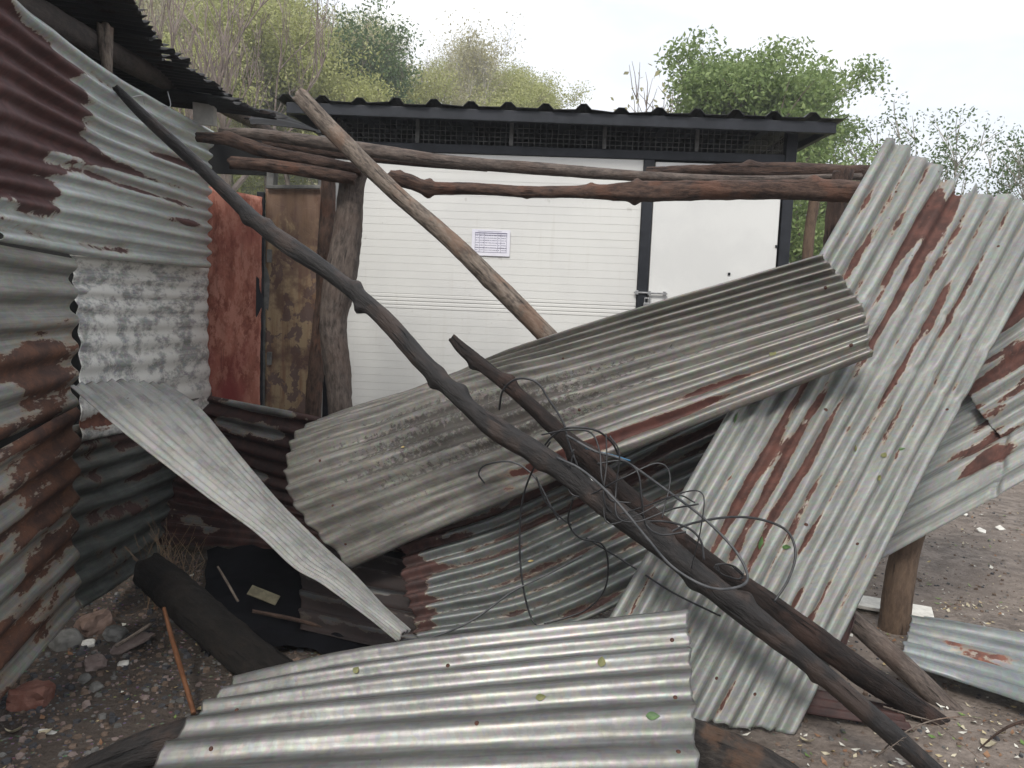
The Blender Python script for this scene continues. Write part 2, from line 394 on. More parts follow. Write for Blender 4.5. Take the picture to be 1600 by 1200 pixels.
M_conc = mat_plain('concrete', (.42, .41, .38), (.55, .54, .50), 9, .85, 0, .5)
def mk_red():
    m = NM('orange_red_plate'); t = m.n('ShaderNodeTexCoord').outputs['Object']; co = m.map(t, (1, 1, .45))
    n = m.noise(co, 7, 10, .75, .4); f = m.noise(co, 16, 8, .75); v = m.noise(m.map(t, (7, 7, .5)), 3, 5, .6)
    col = m.mix(m.ss(n, .36, .64), (.17, .038, .018), (.42, .15, .10))
    col = m.mix(m.math('MULTIPLY', m.ss(f, .48, .58), .75), col, (.50, .22, .155))
    col = m.mix(m.math('MULTIPLY', m.ss(v, .56, .72), .7), col, (.075, .025, .018))
    col = m.mix(m.ss(m.noise(t, 1.4, 4, .5), .52, .68), col, (.25, .040, .035))
    m.bump(m.math('ADD', n, f), .5, .006); return m.set(color=col, rough=.65)
M_red = mk_red()
def mk_yel():
    m = NM('yellow_paint_over_rust'); t = m.n('ShaderNodeTexCoord').outputs['Object']
    n = m.noise(m.map(t, (1, 1, .7)), 9, 8, .62, .5); v = m.noise(m.map(t, (10, 10, .5)), 2.2, 6, .6); f = m.noise(t, 50, 5, .6)
    col = m.mix(m.ss(v, .45, .70), (.29, .205, .115), (.17, .078, .038))
    pc = m.ss(m.math('ADD', n, m.math('MULTIPLY', m.math('SUBTRACT', f, .5), .15)), .53, .555)
    col = m.mix(pc, col, (.115, .07, .055))
    col = m.mix(m.math('MULTIPLY', m.ss(m.noise(t, 3.5, 7, .65), .46, .58), .8), col, (.095, .045, .03))
    sep = m.n('ShaderNodeSeparateXYZ'); m.l(t, sep.inputs[0])
    up = m.ss(m.math('ADD', sep.outputs[2], m.math('MULTIPLY', m.math('SUBTRACT', n, .5), 1.6)), 1.75, 1.95)
    col = m.mix(m.math('MULTIPLY', up, .85), col, m.mix(m.ss(v, .45, .6), (.11, .055, .035), (.17, .10, .06)))
    m.bump(m.math('SUBTRACT', f, m.math('MULTIPLY', pc, .8)), .4, .005); return m.set(color=col, rough=.6)
M_yel = mk_yel()

# ------------------------------------------------------------------ ground (one sheet to the horizon, rising to a hill behind left)
def hill(x, y):
    u = y*.86 - x*.42
    return 15*sstep(11.5, 54, u)*(1-.62*sstep(-2, 22, x)) 
def hgt(x, y):
    h = hill(x, y)
    d = math.hypot(x, y-3)
    k = 1/(1+(d/9)**2)
    h += k*(.035*noise.noise(Vector((x*.8, y*.8, 0)))+.018*noise.noise(Vector((x*3.3, y*3.3, 4)))+.010*noise.noise(Vector((x*11, y*11, 2)))+.005*noise.noise(Vector((x*29, y*29, 7))))
    if d > 20: h += .6*noise.noise(Vector((x*.07, y*.07, 9)))*sstep(20, 40, d)
    return h
def build_ground():
    n = 300; t = np.linspace(-1, 1, n)
    ax = np.sinh(t*5.2)/math.sinh(5.2)*400
    V = []
    for j in range(n):
        for i in range(n):
            x = ax[i]; y = ax[j]+3.0
            V.append((x, y, hgt(x, y)))
    idx = np.arange(n*n).reshape(n, n)
    F = np.stack([idx[:-1, :-1], idx[:-1, 1:], idx[1:, 1:], idx[1:, :-1]], -1).reshape(-1, 4)
    m = NM('damp_brown_soil'); co = m.n('ShaderNodeTexCoord').outputs['Object']
    a = m.noise(co, 1.1, 6, .6); b = m.noise(co, 9, 8, .7); c = m.noise(co, 70, 5, .65); v = m.vor(co, 38); v2 = m.vor(m.map(co, (1, 1, 1), (3, 1, 0)), 90, out='Color')
    col = m.mix(m.ss(a, .38, .62), (.034, .025, .020), (.072, .056, .045))
    col = m.mix(m.math('MULTIPLY', m.ss(b, .42, .66), .6), col, (.098, .078, .064))
    col = m.mix(m.math('MULTIPLY', m.ss(v, .16, .30, 1, 0), .45), col, m.mix(.35, (.10, .09, .08), v2))
    sep = m.n('ShaderNodeSeparateXYZ'); m.l(co, sep.inputs[0])
    dry = m.ss(m.math('ADD', sep.outputs[0], m.math('MULTIPLY', a, .8)), .6, 1.9)
    col = m.mix(dry, col, m.mix(m.ss(b, .4, .62), m.mix(m.ss(a, .4, .6), (.115, .090, .073), (.185, .150, .125)), (.23, .19, .16)))
    green = m.math('MULTIPLY', m.ss(sep.outputs[1], 9, 15), 1.0)
    col = m.mix(green, col, m.mix(m.ss(b, .4, .6), (.13, .13, .05), (.09, .11, .035)))
    h = m.math('ADD', m.math('MULTIPLY', b, 1.0), m.math('MULTIPLY', c, .6)); h = m.math('SUBTRACT', h, m.math('MULTIPLY', v, .5))
    m.bump(h, .9, .02); mat = m.set(color=col, rough=m.ss(a, .4, .6, .6, .9), spec=.35)
    o = link('ground', mesh_np('ground', V, F), mat, smooth=True); o['kind'] = 'structure'
build_ground()
def on_ground(px, py, dz=0.0):
    p = PZ(px, py, 0.0); p = PZ(px, py, hgt(p.x, p.y)); return Vector((p.x, p.y, hgt(p.x, p.y)+dz))

# ================================================================== THE CABIN
CAB_YAW = math.radians(-2.2)
cab_o = P(505, 300, 5.72); cab_o.z = 0
cabin = tag(empty('cabin', cab_o, CAB_YAW), 'white cabin with black steel frame, mesh vent band and dark ribbed roof', 'cabin')
ex = Vector((math.cos(CAB_YAW), math.sin(CAB_YAW), 0)); ey = Vector((-ex.y, ex.x, 0))
def FC(px, py, off=0.0):     # pixel on the facade plane -> cabin-local (x, z)
    d = ray(px, py); o = cab_o - ey*off
    p = CP + d*((o-CP).dot(ey)/d.dot(ey)); return (p-cab_o).dot(ex), p.z
XW = FC(1240, 300)[0]; ZM = FC(900, 246)[1]; ZT = FC(900, 183)[1]; XD = FC(1005, 360)[0]; XL = 0.0
ZLINE = FC(800, 478)[1]
DEP = 2.4
OV = .26
def cb(name, x0, x1, y0, y1, z0, z1, mat, bevel=.003, parent=None):
    m = MB(); m.quad_box(((x0+x1)/2, (y0+y1)/2, (z0+z1)/2), x1-x0, y1-y0, z1-z0); return m.build(name, mat, parent or cabin, bevel)
PW = .075
for x in (XL, XD-.02, XW-PW): cb('post', x, x+PW, -.012, .07, -.02 if x != XD-.02 else -.02, ZT+.02 if x != XD-.02 else ZM, M_black)
cb('beam', XL+PW, XW-PW, -.006, .06, ZM+.003, ZM+.065, M_black)
cb('beam', XL+PW, XW-PW, -.006, .06, ZT-.045, ZT+.02, M_black)
nb = 5
bays = [XL+PW]+[FC(x, 210)[0] for x in (652, 799, 945, 1090)]+[XW-PW]
for x in bays[1:-1]: cb('mullion', x-.014, x+.014, -.002, .03, ZM+.067, ZT-.048, M_greyiron)
for a, b in zip(bays[:-1], bays[1:]):
    m = MB(); cell = .042
    k = int((b-a)/cell)
    for i in range(1, k+1):
        x = a+(b-a)*i/(k+1); m.quad_box((x, .034, (ZM+ZT)/2+.01), .0042, .0042, ZT-ZM-.11)
    kz = int((ZT-ZM-.11)/cell)
    for i in range(1, kz+1):
        z = ZM+.067+(ZT-ZM-.115)*i/(kz+1); m.quad_box(((a+b)/2, .039, z), b-a-.03, .0042, .0042)
    o = m.build('wire_mesh', M_greyiron, cabin); o['kind'] = 'stuff'
# side mesh on the right
m = MB()
for i in range(1, 40): m.quad_box((XW-.03, .08+i*.05, (ZM+ZT)/2), .0045, .0045, ZT-ZM-.1)
for i in range(1, 8): m.quad_box((XW-.034, 1.1, ZM+.06+i*.045), .0045, 2.0, .0045)
o = m.build('wire_mesh', M_greyiron, cabin); o['kind'] = 'stuff'
# boards of the cladding: shared mesh
x0, x1 = XL+PW+.002, XD-.024; bh = .0555
bmsh = None; z = .05; i = 0
cb('backing_panel', x0, x1, .0088, .05, .03, ZM, M_white, 0)
bm_ = MB(); bm_.quad_box((0, 0, 0), x1-x0, .016, bh-.0012)
bmsh = bm_.mesh('board'); bmsh.materials.append(M_white)
while z + bh < ZM-.01:
    if abs(z+bh/2-ZLINE) > bh*.6:
        o = bpy.data.objects.new('board', bmsh); COL.objects.link(o); o.parent = cabin
        o.location = ((x0+x1)/2, .014+random.uniform(-.0004, .0004), z+bh/2); o.rotation_euler = (math.radians(random.uniform(-.12, .08)), math.radians(random.uniform(-.03, .03)), 0)
        mo = o.modifiers.new('bevel', 'BEVEL'); mo.width = .0006; mo.segments = 1
    else:
        cb('joint_strip', x0, x1, .004, .02, z+.004, z+bh*.42, M_white, .002); cb('joint_strip', x0, x1, .004, .02, z+bh*.55, z+bh-.004, M_white, .002)
    z += bh; i += 1
# door
dr = cb('door', XD+.062, XW-PW-.012, .002, .045, .05, ZM-.012, M_whitedoor, .004)
bx0, bz = FC(990, 457); bx1, _ = FC(1042, 457)
m = MB(); m.quad_box(((bx0+bx1)/2, -.022, bz), bx1-bx0, .012, .012); 
for x in (bx0+.02, bx0+.11, bx1-.02): m.quad_box((x, -.018, bz), .022, .026, .03)
m.quad_box((bx0+.115, -.024, bz-.045), .012, .012, .06)
m.build('bolt_latch', M_steel, dr, .002)
m = MB(); px_, pz_ = FC(1009, 478); m.quad_box((px_, -.03, pz_), .045, .022, .045); m.quad_box((px_-.014, -.03, pz_+.035), .006, .006, .04); m.quad_box((px_+.014, -.03, pz_+.035), .006, .006, .04); m.quad_box((px_, -.03, pz_+.056), .034, .0065, .006)
m.build('padlock', M_steel, dr, .003)
for hx, hy in ((1139, 428), (1213, 385)):
    a, b = FC(hx, hy); m = MB(); m.quad_box((a, -.003, b), .018, .01, .018); m.build('bolt_head', M_black, dr, .002)
# side and back walls, inner lining keeps the vent dark
cb('side_wall', XL, XL+.05, .07, DEP, 0, ZT, M_white); cb('side_wall', XW-.05, XW-.002, .075, DEP, 0, ZM, M_white)
cb('back_wall', XL, XW, DEP, DEP+.05, 0, ZT+.1, M_roofblk)
cb('inner_ceiling', XL+.06, XW-.06, .1, DEP-.02, ZM-.04, ZM-.02, M_roofblk, 0)
for i in range(5): cb('rafter', XL+.3+i*.7, XL+.36+i*.7, -.18, DEP, ZT-.01, min(ZT+.05, FC(447, 153, OV)[1]-.09), M_black)
# roof: ribbed sheet, overhangs to the front, left and right
rl = FC(434, 145, OV)[0]; rr = FC(1318, 182, OV)[0]
zr0 = FC(447, 153, OV)[1]; zr1 = FC(1318, 187, OV)[1]; zr0 = (zr0+zr1)/2+.012; zr1 = zr0-.024; print('ROOF', zr0, zr1, ZT, ZM, XW)
prof = []; x = rl; pitch = (rr-rl)/15.0
prof.append((rl-.03, .012)); k = 0
while x < rr-.05:
    prof += [(x+.0, 0), (x+.035, .034), (x+.075, .034), (x+.11, 0)]; x += pitch
prof.append((rr, 0.0)); prof.append((rr+.04, .02))
pv = np.array(prof); ny = 24; V = []; zz = lambda x: zr0+(zr1-zr0)*(x-rl)/(rr-rl)
for j in range(ny):
    y = -OV + (OV+DEP+.3)*j/(ny-1)
    for (x, z) in prof:
        jit = .012*noise.noise(Vector((x*3, 0, 5))) if j == 0 else 0
        V.append((x, y+jit, zz(x)+z+.03*(j/(ny-1)) + .010*noise.noise(Vector((x*1.7, y*2, 1)))+(.012*noise.noise(Vector((x*5, 2, 5))) if j == 0 else 0)))
npf = len(prof); idx = np.arange(ny*npf).reshape(ny, npf)
F = np.stack([idx[:-1, :-1], idx[:-1, 1:], idx[1:, 1:], idx[1:, :-1]], -1).reshape(-1, 4)
o = link('roof', mesh_np('roof', V, F), M_roofblk, cabin); s = o.modifiers.new('t', 'SOLIDIFY'); s.thickness = .004
# front fascia (angle steel) and a left raking edge
m = MB(); m.bar((rl+.05, -OV+.05, zr0-.052), (rr-.03, -OV+.05, zr1-.052), .04, .075); m.build('fascia', M_black, cabin, .004)
m = MB(); m.bar((rl+.05, -OV+.09, zr0-.055), (rl+.05, DEP, zr0+.05), .04, .07); m.build('fascia', M_black, cabin, .004)
m = MB(); m.bar((rr-.05, -OV+.09, zr1-.055), (rr-.05, DEP, zr1+.05), .04, .05); m.build('fascia', M_black, cabin, .004)
# dark batten between fascia and mesh frame


# paper notice stuck on the cladding
nx0, nz0 = FC(738, 358); nx1, nz1 = FC(796, 401)
notice = tag(empty('paper_notice', cab_o+ex*((nx0+nx1)/2)+ey*(-.004)+Vector((0, 0, (nz0+nz1)/2)), CAB_YAW), 'small white paper notice with a printed grid of black lines stuck on the white boards', 'notice')
M_paper = mat_plain('white_paper', (.72, .71, .78), (.78, .77, .82), 6, .8, 0, .05)
M_ink = mat_plain('grey_print', (.16, .15, .22), (.26, .25, .34), 30, .8, 0, 0)
hw, hh = (nx1-nx0)/2, (nz0-nz1)/2
m = MB(); m.quad_box((0, 0, 0), 2*hw, .0014, 2*hh); m.build('sheet_of_paper', M_paper, notice)
m = MB(); iw, ih = hw*.84, hh*.74
r2 = random.Random(3)
m.quad_box((0, -.0016, ih), 2*iw, .001, .007); m.quad_box((-.01, -.0016, ih+.012), 1.5*iw, .001, .0022)
for q in (-.82, .55, 1.0): m.quad_box((-iw*.0, -.0016, -ih*q*.98), 2*iw, .001, .0028)
for x in (-.98, -.72, -.42, .42, .62, .98): m.quad_box((iw*x, -.0016, 0), .0022, .001, 2*ih)
for row in range(7):
    z = ih*(.74-row*.25); 
    for (a, b) in ((-.95, -.75), (-.69, -.46), (-.38, .38), (.46, .58), (.66, .94)):
        x = a
        while x < b-.03:
            l = r2.uniform(.03, .09); m.quad_box((iw*(x+l/2), -.0016, z), iw*l, .001, .0045); x += l+r2.uniform(.02, .05)
m.build('printed_table', M_ink, notice)

# ================================================================== LEFT SHED
shed = tag(empty('shed', (-2.4, 3.8, 0)), 'lean-to shed walled with rusty and whitewashed corrugated sheets on the left', 'shed')
def to_shed(o):
    o.parent = shed; o.matrix_parent_inverse = Matrix.Translation((2.4, -3.8, 0)); return o
def shsheet(rows, n, mat, label, **k):
    o = sheet('wall_sheet', rows, n, mat, label=label, parent=shed, **k); o.matrix_parent_inverse = Matrix.Translation((2.4, -3.8, 0)); return o
# the top sheet: white with a big maroon patch at its left
shsheet([[W(-60, -75, .05), W(40, 12, .05), W(183, 122, .05), W(331, 205, .05)],
         [W(-60, 100, .05), W(40, 140, .05), W(180, 216, .05), W(326, 272, .05)],
         [W(-60, 255, .05), W(40, 270, .05), W(180, 305, .05), W(326, 345, .05)],
         [W(-60, 366, .05), W(40, 384, .05), W(180, 405, .06), W(326, 419, .06)]], 11.5, M_top,
        'white corrugated sheet with a large maroon rust patch, top of the shed wall', amp=.016, base=-.28,
        blobs=[(.22, .42, .24, .36, 2.2), (.50, .30, .10, .18, .9), (.40, .75, .12, .12, .7), (.0, .7, .16, .12, 1.3), (.32, .12, .20, .06, 1.2), (.70, .50, .26, .035, 1.15), (.78, .60, .22, .03, 1.1), (.50, .44, .15, .03, .6), (.55, .95, .3, .03, .5), (.85, .33, .12, .03, 1.0), (.80, .15, .1, .03, .8), (.9, .72, .1, .03, .9), (.66, .07, .1, .04, .9)],
        seed=2.2, crush=.3, wob=.012, bites=[(.17, .97, .018, .05)])
shsheet([[W(-60, 372, .03), W(112, 404, .03)], [W(-60, 715, .03), W(118, 642, .03)]], 5.6, M_rustwall,
        'corrugated sheet fading from whitewash to brown rust, left of the lime-crusted one', amp=.016, base=-.05,
        blobs=[(.5, .62, .6, .12, .9), (.3, .40, .5, .06, .5), (.8, .8, .4, .2, .4), (.5, .95, .7, .08, .6), (.5, .05, .9, .22, -.9)], seed=4.1, nu=80, cols_per=14)
shsheet([[W(-60, 735, .045), W(116, 636, .045)], [W(-60, 1150, .045), W(122, 948, .045)]], 7.2, M_rustwall,
        'brown and orange rusted corrugated sheet, lowest and nearest on the shed wall', amp=.016, base=.55,
        blobs=[(.3, .55, .3, .08, -.5), (.7, .8, .2, .1, -.3)], seed=6.7, nu=90, cols_per=14)
shsheet([[W(112, 398, .0), W(220, 408, .0), W(326, 416, .0)], [W(120, 520, .0), W(225, 520, .0), W(325, 515, .0)], [W(124, 690, .0), W(225, 668, .0), W(330, 640, .0)]], 9.5, M_lime,
        'sheet crusted with white and grey lime, its ribs almost flattened', amp=.0055, base=-.15, crush=.1, seed=7.3, wob=.005,
        blobs=[(.1, .93, .3, .06, .7)], nu=110)
shsheet([[W(98, 668, -.02), W(222, 640, -.02), W(338, 606, -.02)], [W(102, 800, -.02), W(205, 765, -.02), W(300, 728, -.02)], [W(126, 950, -.02), W(200, 900, -.02), W(262, 852, -.02)]], 8.3, M_green,
        'dark greenish corrugated sheet with red rust bands, below the lime-crusted sheet', amp=.014, base=.12,
        blobs=[(.6, .18, .3, .07, .9), (.75, .42, .3, .05, .8), (.35, .6, .2, .06, .5), (.1, .05, .5, .1, .3), (.85, .0, .2, .12, -1.2)], seed=8.8, nu=90, rag=.012, cols_per=12)
# poles of the shed
def spole(pts, rads, mat, **k):
    o = tube(k.pop('name', 'purlin'), pts, rads, mat, parent=shed, **k); o.matrix_parent_inverse = Matrix.Translation((2.4, -3.8, 0)); return o
spole([W(-80, -30, -.08), W(60, 24, -.08), W(160, 76, -.08), W(306, 150, -.08)], [.062, .060, .055, .055], M_darkgrey, seed=3.3, rough=.05)
spole([W(336, 160, -.1), W(400, 195, -.1), W(455, 222, -.1)], [.055, .05, .05], M_bark, seed=5.3)
spole([W(163, 40, -.01), W(165, 80, .0), W(170, 118, .01)], [.030, .026, .018], M_greywood, name='stake', seed=9.3, rough=.2)
for yy, nm in ((2.3, 1), (3.9, 2), (5.4, 3)):
    a = WA+WDIR*((yy-2.55)/WDIR.y)-WNR*.16
    spole([a, a+Vector((0, 0, 2.45))], [.06, .05], M_darkgrey, name='corner_post', seed=nm)
# concrete bracket
c = W(320, 165, .02); c2 = MB()
m = MB(); m.bar(W(319, 136, .10), W(321, 196, .10), .12, .09); o = m.build('bracket_block', M_conc, shed, .006); o.matrix_parent_inverse = Matrix.Translation((2.4, -3.8, 0))
# roof sheets over the yard side: eave edge lobes look right
def roof_sheet(pa, pb, inn, rise, label, n, **k):
    rows = [[pa, pa+Vector((-inn, .0, rise))], [pb, pb+Vector((-inn, 0, rise))]]
    o = sheet('roof_sheet', rows, n, M_roof, label=label, parent=shed, amp=.011, base=.2, **k); o.matrix_parent_inverse = Matrix.Translation((2.4, -3.8, 0)); return o
def z3(px, py, z): return PZ(px, py, z)
ra = z3(213, -2, 2.70); ra0 = ra + (ra-z3(249, 66, 2.70))*2.2
roof_sheet(ra0, z3(250, 68, 2.70), 2.6, .22, 'dark roof sheet of the shed, nearest one', 26, seed=40.1, nu=60, rag=.03)
roof_sheet(z3(246, 60, 2.655), z3(372, 160, 2.66), 2.6, .22, 'dark roof sheet of the shed, middle one', 17, seed=41.1, nu=60, rag=.03, bites=[(.02, .25, .012, .02), (.03, .32, .012, .03)])
roof_sheet(z3(352, 150, 2.62), z3(440, 186, 2.58), 2.4, .2, 'crumpled end of the shed roof', 12, seed=42.1, nu=60, rag=.05)
# crumpled roof remnant bulging above the eave
sheet('roof_sheet', [[P(385, 165, 5.15), P(430, 172, 5.3), P(500, 212, 5.5)], [P(392, 190, 4.95), P(440, 200, 5.1), P(500, 216, 5.3)]], 3, M_roof, parent=shed, amp=.012, seed=43, nu=90, wob=.03, rag=.03).matrix_parent_inverse = Matrix.Translation((2.4, -3.8, 0))
# back and end walls of the shed (closing the dark inside)
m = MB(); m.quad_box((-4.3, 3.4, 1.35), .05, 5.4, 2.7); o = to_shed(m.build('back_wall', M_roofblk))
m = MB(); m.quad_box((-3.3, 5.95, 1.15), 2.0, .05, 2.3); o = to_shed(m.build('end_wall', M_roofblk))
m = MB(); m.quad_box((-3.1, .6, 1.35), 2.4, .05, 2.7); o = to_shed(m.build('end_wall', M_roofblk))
# added black board standing in for the dark gap under the eave
a, b, c_, d_ = P(322, 214, 5.45), P(500, 226, 5.45), P(360, 268, 5.45), P(322, 270, 5.45)
m = MB(); m.quad_box(((a.x+P(430, 240, 5.45).x)/2, 5.5, (a.z+d_.z)/2+.02), P(430, 240, 5.45).x-a.x, .04, .27); to_shed(m.build('eave_shade_board', mat_plain('gap_shade_black', (.004, .004, .004), (.008, .008, .008), 5, .9)))
# little wire hooks on the top sheet
for (x1, y1, x2, y2, x3, y3) in ((205, 152, 222, 150, 226, 162), (250, 164, 266, 166, 262, 143)):
    spole([W(x1, y1, .07), W(x2, y2, .09), W(x3, y3, .07)], [.0028]*3, M_steel, name='wire_hook', sides=6, step=.01, rough=0, cap=False)

# ================================================================== FLAT RUSTED PANELS beside the cabin
def wavy_panel(name, label, c, mat, Yn, seed, cat='metal panel', parent=None):
    (a, b, c2, d) = [P(x, y, Yn) for x, y in c]; nu, nv = 30, 60; V = []
    for j in range(nv):
        for i in range(nu):
            s, t = i/(nu-1), j/(nv-1); p = (a*(1-s)+b*s)*(1-t)+(d*(1-s)+c2*s)*t
            p.y += .012*noise.noise(Vector((s*2, t*4, seed)))+.006*noise.noise(Vector((s*7, t*12, seed)))
            if i in (0, nu-1): p.x += .006*noise.noise(Vector((i, t*30, seed)))
            V.append(p)
    idx = np.arange(nu*nv).reshape(nv, nu); F = np.stack([idx[:-1, :-1], idx[:-1, 1:], idx[1:, 1:], idx[1:, :-1]], -1).reshape(-1, 4)
    o = link(name, mesh_np(name, V, F), mat, parent, smooth=True); s = o.modifiers.new('t', 'SOLIDIFY'); s.thickness = .003
    if parent is None: tag(o, label, cat)
    return o
wavy_panel('rusted_plate', 'flat orange-red rusted metal panel standing between the shed and the steel posts', [(300, 286), (410, 308), (405, 720), (300, 720)], M_red, 5.40, 1)
fr = tag(empty('metal_gate', P(455, 700, 5.40)), 'rusted gate leaf with flaking yellow paint hung between grey steel posts', 'gate')
def to_fr(o): o.parent = fr; o.matrix_parent_inverse = Matrix.Translation(-fr.location); return o
to_fr(wavy_panel('gate_leaf', None, [(416, 292), (503, 292), (492, 720), (414, 720)], M_yel, 5.42, 2, parent=None)).pop('category', None)
m = MB(); m.bar(P(427, 238, 5.47), P(408, 760, 5.47), .10, .05); to_fr(m.build('post', M_greyiron, None, .004))
m = MB(); m.bar(P(408, 300, 5.42), P(404, 720, 5.42), .035, .05); to_fr(m.build('post', M_black, None, .004))
m = MB(); m.bar(P(506, 186, 5.47), P(494, 760, 5.47), .075, .05); to_fr(m.build('post', M_greyiron, None, .004))
m = MB(); m.bar(P(416, 292, 5.39), P(500, 292, 5.39), .02, .025); to_fr(m.build('rail', M_greyiron, None, .004))
for (x, y) in ((421, 400), (497, 560), (421, 560)):
    m = MB(); q = P(x, y, 5.37); m.quad_box(q, .03, .03, .09); to_fr(m.build('hinge', M_greyiron, None, .003))

# ================================================================== POLE FRAME
log('wooden_post', 'thick grey forked post holding up the horizontal logs in front of the white boards', [(556, 262, 4.3, 44), (548, 300, 4.3, 38), (543, 360, 4.3, 42), (530, 440, 4.3, 50), (521, 500, 4.3, 42), (527, 570, 4.3, 42), (532, 640, 4.3, 38), (534, 760, 4.3, 40), (536, 860, 4.3, 42)],
    M_post, 'wooden post', seed=3.0, knots=[(.02, 0, .015, .04), (.60, .2, .010, .04)])
log('branch_post', 'thin reddish crooked branch standing just behind the thick grey post', [(514, 245, 4.7, 18), (512, 330, 4.7, 24), (509, 420, 4.7, 26), (503, 500, 4.7, 26), (495, 570, 4.7, 26), (490, 650, 4.7, 24), (486, 800, 4.7, 26)], M_redbark, 'branch', seed=4.4, rough=.1)
log('horizontal_pole', 'smooth slim grey-brown pole, the highest and longest of the horizontal ones', [(344, 206, 4.36, 12), (420, 212, 4.36, 18), (560, 232, 4.36, 20), (700, 252, 4.36, 18), (860, 265, 4.36, 18), (1000, 275, 4.36, 16), (1160, 280, 4.36, 11), (1345, 276, 4.36, 10)], M_post, seed=5.5, rough=.05, group=None)
log('horizontal_pole', 'thin dark pole just under the smooth slim one at its left end', [(410, 222, 4.6, 14), (520, 240, 4.6, 15), (640, 252, 4.6, 14), (760, 262, 4.6, 12)], M_bark, seed=5.9, rough=.05)
log('horizontal_log', 'knobbly bark-covered log from the shed wall to the top of the thick grey post', [(308, 214, 4.22, 14), (360, 219, 4.2, 18), (420, 237, 4.2, 19), (500, 254, 4.2, 20), (566, 266, 4.22, 20)], M_bark, 'log', seed=6.6, rough=.12, knots=[(.45, 1.2, .012, .03), (.2, 4.5, .012, .04)])
log('horizontal_log', 'short pinkish log with a pale cut end under the knobbly bark-covered one', [(360, 254, 4.12, 19), (420, 259, 4.12, 20), (480, 267, 4.14, 20), (556, 280, 4.18, 19)], M_redbark, 'log', seed=7.7, rough=.09)
log('horizontal_log', 'long knotty reddish log across the front of the white cabin door', [(608, 276, 4.12, 20), (640, 284, 4.12, 22), (672, 294, 4.12, 20), (740, 295, 4.12, 18), (820, 300, 4.1, 18), (900, 300, 4.1, 20), (1000, 299, 4.1, 30), (1120, 296, 4.08, 29), (1240, 297, 4.05, 29), (1345, 300, 4.02, 32)],
    M_redbark, 'log', seed=8.8, rough=.1, knots=[(.09, 1.6, .022, .022), (.09, 4.6, .018, .02), (.53, 1.5, .022, .025), (.535, 4.7, .02, .02), (.44, 4.6, .012, .02), (.90, 4.6, .03, .03), (.02, 4.4, .016, .02), (.3, 2, .01, .02), (.7, 4, .01, .02)])
log('horizontal_log', 'brown bark log lying behind the knotty one at the right end of the frame', [(1010, 268, 4.55, 14), (1080, 268, 4.52, 20), (1180, 268, 4.5, 22), (1290, 268, 4.45, 22), (1375, 272, 4.42, 24)], M_bark, 'log', seed=9.4, rough=.12, knots=[(.45, 4.7, .02, .03)])
log('wooden_post', 'short brown post behind the top of the big leaning sheet', [(1318, 268, 4.28, 28), (1306, 340, 4.28, 28), (1296, 460, 4.28, 30), (1280, 700, 4.28, 30), (1268, 900, 4.28, 32)], M_bark, 'wooden post', seed=10.4)
log('wooden_post', 'thin tan stake in the grass right of the cabin corner', [(1272, 314, 5.6, 16), (1262, 400, 5.6, 16), (1250, 640, 5.6, 17)], M_tan, 'wooden post', seed=10.9, rough=.03)
log('diagonal_pole', 'straight weathered pole leaning from above the cabin eave down to the middle sheet', [(468, 149, 4.06, 24), (540, 226, 4.02, 26), (620, 303, 3.98, 25), (700, 372, 3.94, 27), (780, 450, 3.9, 29), (850, 520, 3.86, 30), (960, 640, 3.86, 30)], M_greywood, seed=11.1, rough=.045, knots=[(.33, 3, .008, .03), (.6, 1.2, .006, .03)])

# ================================================================== LOOSE CORRUGATED SHEETS
G_SH = None
sheet('corrugated_sheet', [[P(520, 650, 4.0), P(700, 588, 3.92), P(880, 518, 3.6), P(1284, 398, 3.16)],
                           [P(456, 684, 3.82), P(690, 610, 3.74), P(900, 556, 3.50), P(1318, 438, 3.10)],
                           [P(452, 778, 3.55), P(690, 697, 3.47), P(910, 625, 3.30), P(1350, 486, 3.02)],
                           [P(545, 888, 3.32), P(760, 795, 3.25), P(960, 714, 3.12), P(1363, 556, 2.95)]], 11.6, M_mid,
      label='long grimy grey sheet lying across the middle with one dark red rust streak', amp=.0155, base=-.45,
      blobs=[(.63, .91, .22, .028, 1.9), (.82, .83, .12, .02, 1.2), (.15, .10, .25, .02, .9), (.55, .96, .3, .03, .8)], grime=.02,
      gblobs=[(.42, .62, .28, .14, .55), (.30, .45, .2, .12, .35), (.62, .5, .2, .08, .4), (.55, .70, .2, .1, .45), (.3, .1, .3, .1, .1), (.2, .8, .1, .2, .2)], seed=50.1, nu=220, wob=.010, rag=.006)
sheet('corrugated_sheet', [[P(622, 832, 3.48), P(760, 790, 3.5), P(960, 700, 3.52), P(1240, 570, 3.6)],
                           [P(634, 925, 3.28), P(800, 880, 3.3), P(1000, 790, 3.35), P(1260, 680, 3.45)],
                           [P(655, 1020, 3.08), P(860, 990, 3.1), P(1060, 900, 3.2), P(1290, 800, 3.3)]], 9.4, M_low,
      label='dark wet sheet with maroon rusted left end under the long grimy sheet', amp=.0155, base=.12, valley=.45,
      blobs=[(.02, .3, .05, .5, 1.3), (.04, .12, .15, .07, 1.4), (.05, .36, .10, .04, 1.2), (.6, .3, .2, .05, .7), (.8, .2, .2, .06, .8), (.35, .06, .25, .04, .6)], grime=.15, gblobs=[(.4, .6, .4, .4, .15)], seed=51.7, nu=200, wob=.012, rag=.014, bites=[(.0, .18, .012, .04), (0, .42, .010, .03)])
